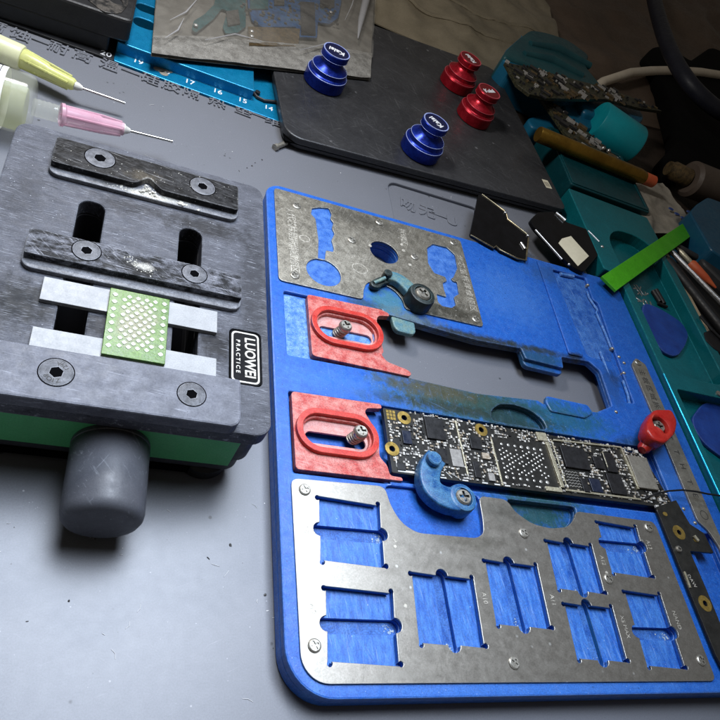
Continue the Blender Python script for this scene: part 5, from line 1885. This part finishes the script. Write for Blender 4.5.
# clear packet with blue print
m = MB()
cz3 = crumple(2, 2.2, 14)
q0 = P(632, 182, 4)
T3 = Matrix.Translation((213, 203, 3)) @ Matrix.Rotation(.2, 4, 'Z')
m.sheet(0, 34, 0, 36, 30, 30, lambda x, y: 2.5 + cz3(x, y), .3, T3)
pk = m.build('clear_packet', 'tape_clear', loc=(228, 220, 0), smooth=50)
tag(pk, 'crumpled clear packet with faint blue print behind the green strip', 'packet')
m = MB()
for q_ in [(672, 208), (678, 213), (684, 217), (690, 211)]:
    w = P(*q_, 8)
    m.plate(circ(w[0], w[1], 1.5, 10, .9), [], 7.3, 7.6)
m.build('packet_print', 'pick_blue', pk)
# blue device at the right edge
m = MB()
m.plate(rnd([P(x, y, 14) for x, y in [(690, 212), (697, 204), (708, 197), (770, 220), (770, 290), (712, 250)]], 2, 4), [], -3.8, 14, .6)
tag(m.build('blue_case', 'device_blue', loc=P3(710, 230, -4)), 'dull blue hard case at the right edge above the dark tool roll', 'case')
m = MB()
m.plate(rnd([P(x, y, 9) for x, y in [(696, 236), (706, 236), (718, 250), (770, 296), (770, 322), (724, 282), (704, 262)]], 2, 4), [], -3.8, 9, 1.)
tag(m.build('tool_roll', 'dark_grey', loc=P3(700, 260, -4)), 'dark grey tool roll lying under the blue case', 'pouch')
# tan rail and tools beside the tray
m = MB()
m.box(212.5, 216.0, -60, 192, -4, 6.0, .4)
tag(m.build('tan_rail', 'tan_strip', loc=(214, 120, -4)), 'tan wooden strip standing along the right side of the teal tray', 'strip')
m = MB()
m.box(217.6, 240, 60, 188, -4, 5.0, .4)
tag(m.build('dark_case', 'black_plain', loc=(226, 120, -4)), 'low black case beneath the tools right of the tan strip', 'case')
m = MB()
a_, b_ = P3(668, 248, 7), P3(740, 322, 7)
m.lathe([(0, 0), (.6, 0), (1.1, 3), (1.1, 80)], a_, b_, 18)
tag(m.build('steel_rod', 'silver_trim', loc=P3(700, 280, 3), smooth=40), 'thin steel rod lying on the black case', 'rod')
m = MB()
a_, b_ = P3(690, 263, 8.5), P3(716, 288, 8.5)
l_ = (b_ - a_).length
m.lathe([(0, 0), (1.6, 0), (2.1, 1), (1.5, l_ * .6), (.4, l_), (0, l_)], a_, b_, 20)
o = m.build('orange_probe', 'orange_tip', loc=P3(700, 272, 4), smooth=40)
tag(o, 'orange pointed probe among the dark tools at the right edge', 'probe')
for lab, a_, b_, r, mt in [('gold grey pen lying beside the orange probe', (676, 247), (694, 266), 1.1, 'frame_silver'), ('black pen lying nearest the tan strip', (664, 256), (735, 345), 2.0, 'black_plain'),
                           ('black pen under the green strip end', (672, 244), (705, 262), 1.4, 'dark_grey')]:
    m = MB()
    A_, B_ = P3(*a_, 6.8), P3(*b_, 6.8)
    l_ = (B_ - A_).length
    m.lathe([(0, 0), (r * .3, 0), (r, 3), (r, l_ - .5), (r * .7, l_), (0, l_)], A_, B_, 20)
    tag(m.build('pen', mt, loc=P3(*a_, 3), smooth=40), lab, 'pen')
m = MB()
m.plate(rnd([P(x, y, 8) for x, y in [(704, 332), (712, 329), (716, 334), (735, 340), (735, 362), (714, 348), (706, 340)]], .8, 3), [], 2.05, 8, .6)
m.tube([P3(700, 316, 8.5), P3(712, 330, 8.5), P3(735, 352, 8.5)], .5, 8)
tag(m.build('black_clip', 'black_plain', loc=P3(712, 338, 2)), 'small black clip at the right edge beside the tan strip', 'clip')

# ================================================================== CAMERA, LIGHT
cam = bpy.data.cameras.new('camera')
cam.sensor_fit = 'HORIZONTAL'
cam.sensor_width = 36
cam.lens = 36 * F / 720
cam.clip_start = .004
cam.clip_end = 20
co_ = link(bpy.data.objects.new('camera', cam))
xr = Vector((R[0][0], -R[0][1], -R[0][2]))
yd = Vector((R[1][0], -R[1][1], -R[1][2]))
fw = Vector((R[2][0], -R[2][1], -R[2][2]))
mw = Matrix((xr, -yd, -fw)).transposed().to_4x4()
mw.translation = Vector((0, 0, CAM_Z * S))
co_.matrix_world = mw
sc.camera = co_


def lamp(name, kind, loc, energy, color, size=None, target=None):
    l = bpy.data.lights.new(name, kind)
    l.energy = energy
    l.color = color
    if kind == 'POINT':
        l.shadow_soft_size = size * S
    else:
        l.shape = 'DISK'
        l.size = size * S
    o_ = link(bpy.data.objects.new(name, l))
    o_.location = Vector(loc) * S
    if target:
        o_.rotation_euler = (Vector(target) - Vector(loc)).to_track_quat('-Z', 'Y').to_euler()
    return o_


lamp('bench_lamp', 'POINT', (0, 215, 150), .85, (1., .97, .94), 16)
rl = lamp('room_fill', 'AREA', (45, 170, 330), .52, (.77, .86, 1.), 230, (-5, 40, 0))  # unseen fill added for the cool brightness and the sheen on the mat
rl.data.spread = math.radians(70)
wd = bpy.data.worlds.new('World')
sc.world = wd
wd.use_nodes = True
wd.node_tree.nodes['Background'].inputs[0].default_value = (.95, .86, .74, 1)
wd.node_tree.nodes['Background'].inputs[1].default_value = .08
sc.view_settings.view_transform = 'Standard'
sc.view_settings.look = 'None'
sc.view_settings.exposure = 0
sc.view_settings.gamma = 1
sc.cycles.use_denoising = True
sc.cycles.caustics_reflective = False
sc.cycles.caustics_refractive = False
sc.cycles.sample_clamp_indirect = 4
sc.cycles.max_bounces = 8
sc.cycles.transparent_max_bounces = 12
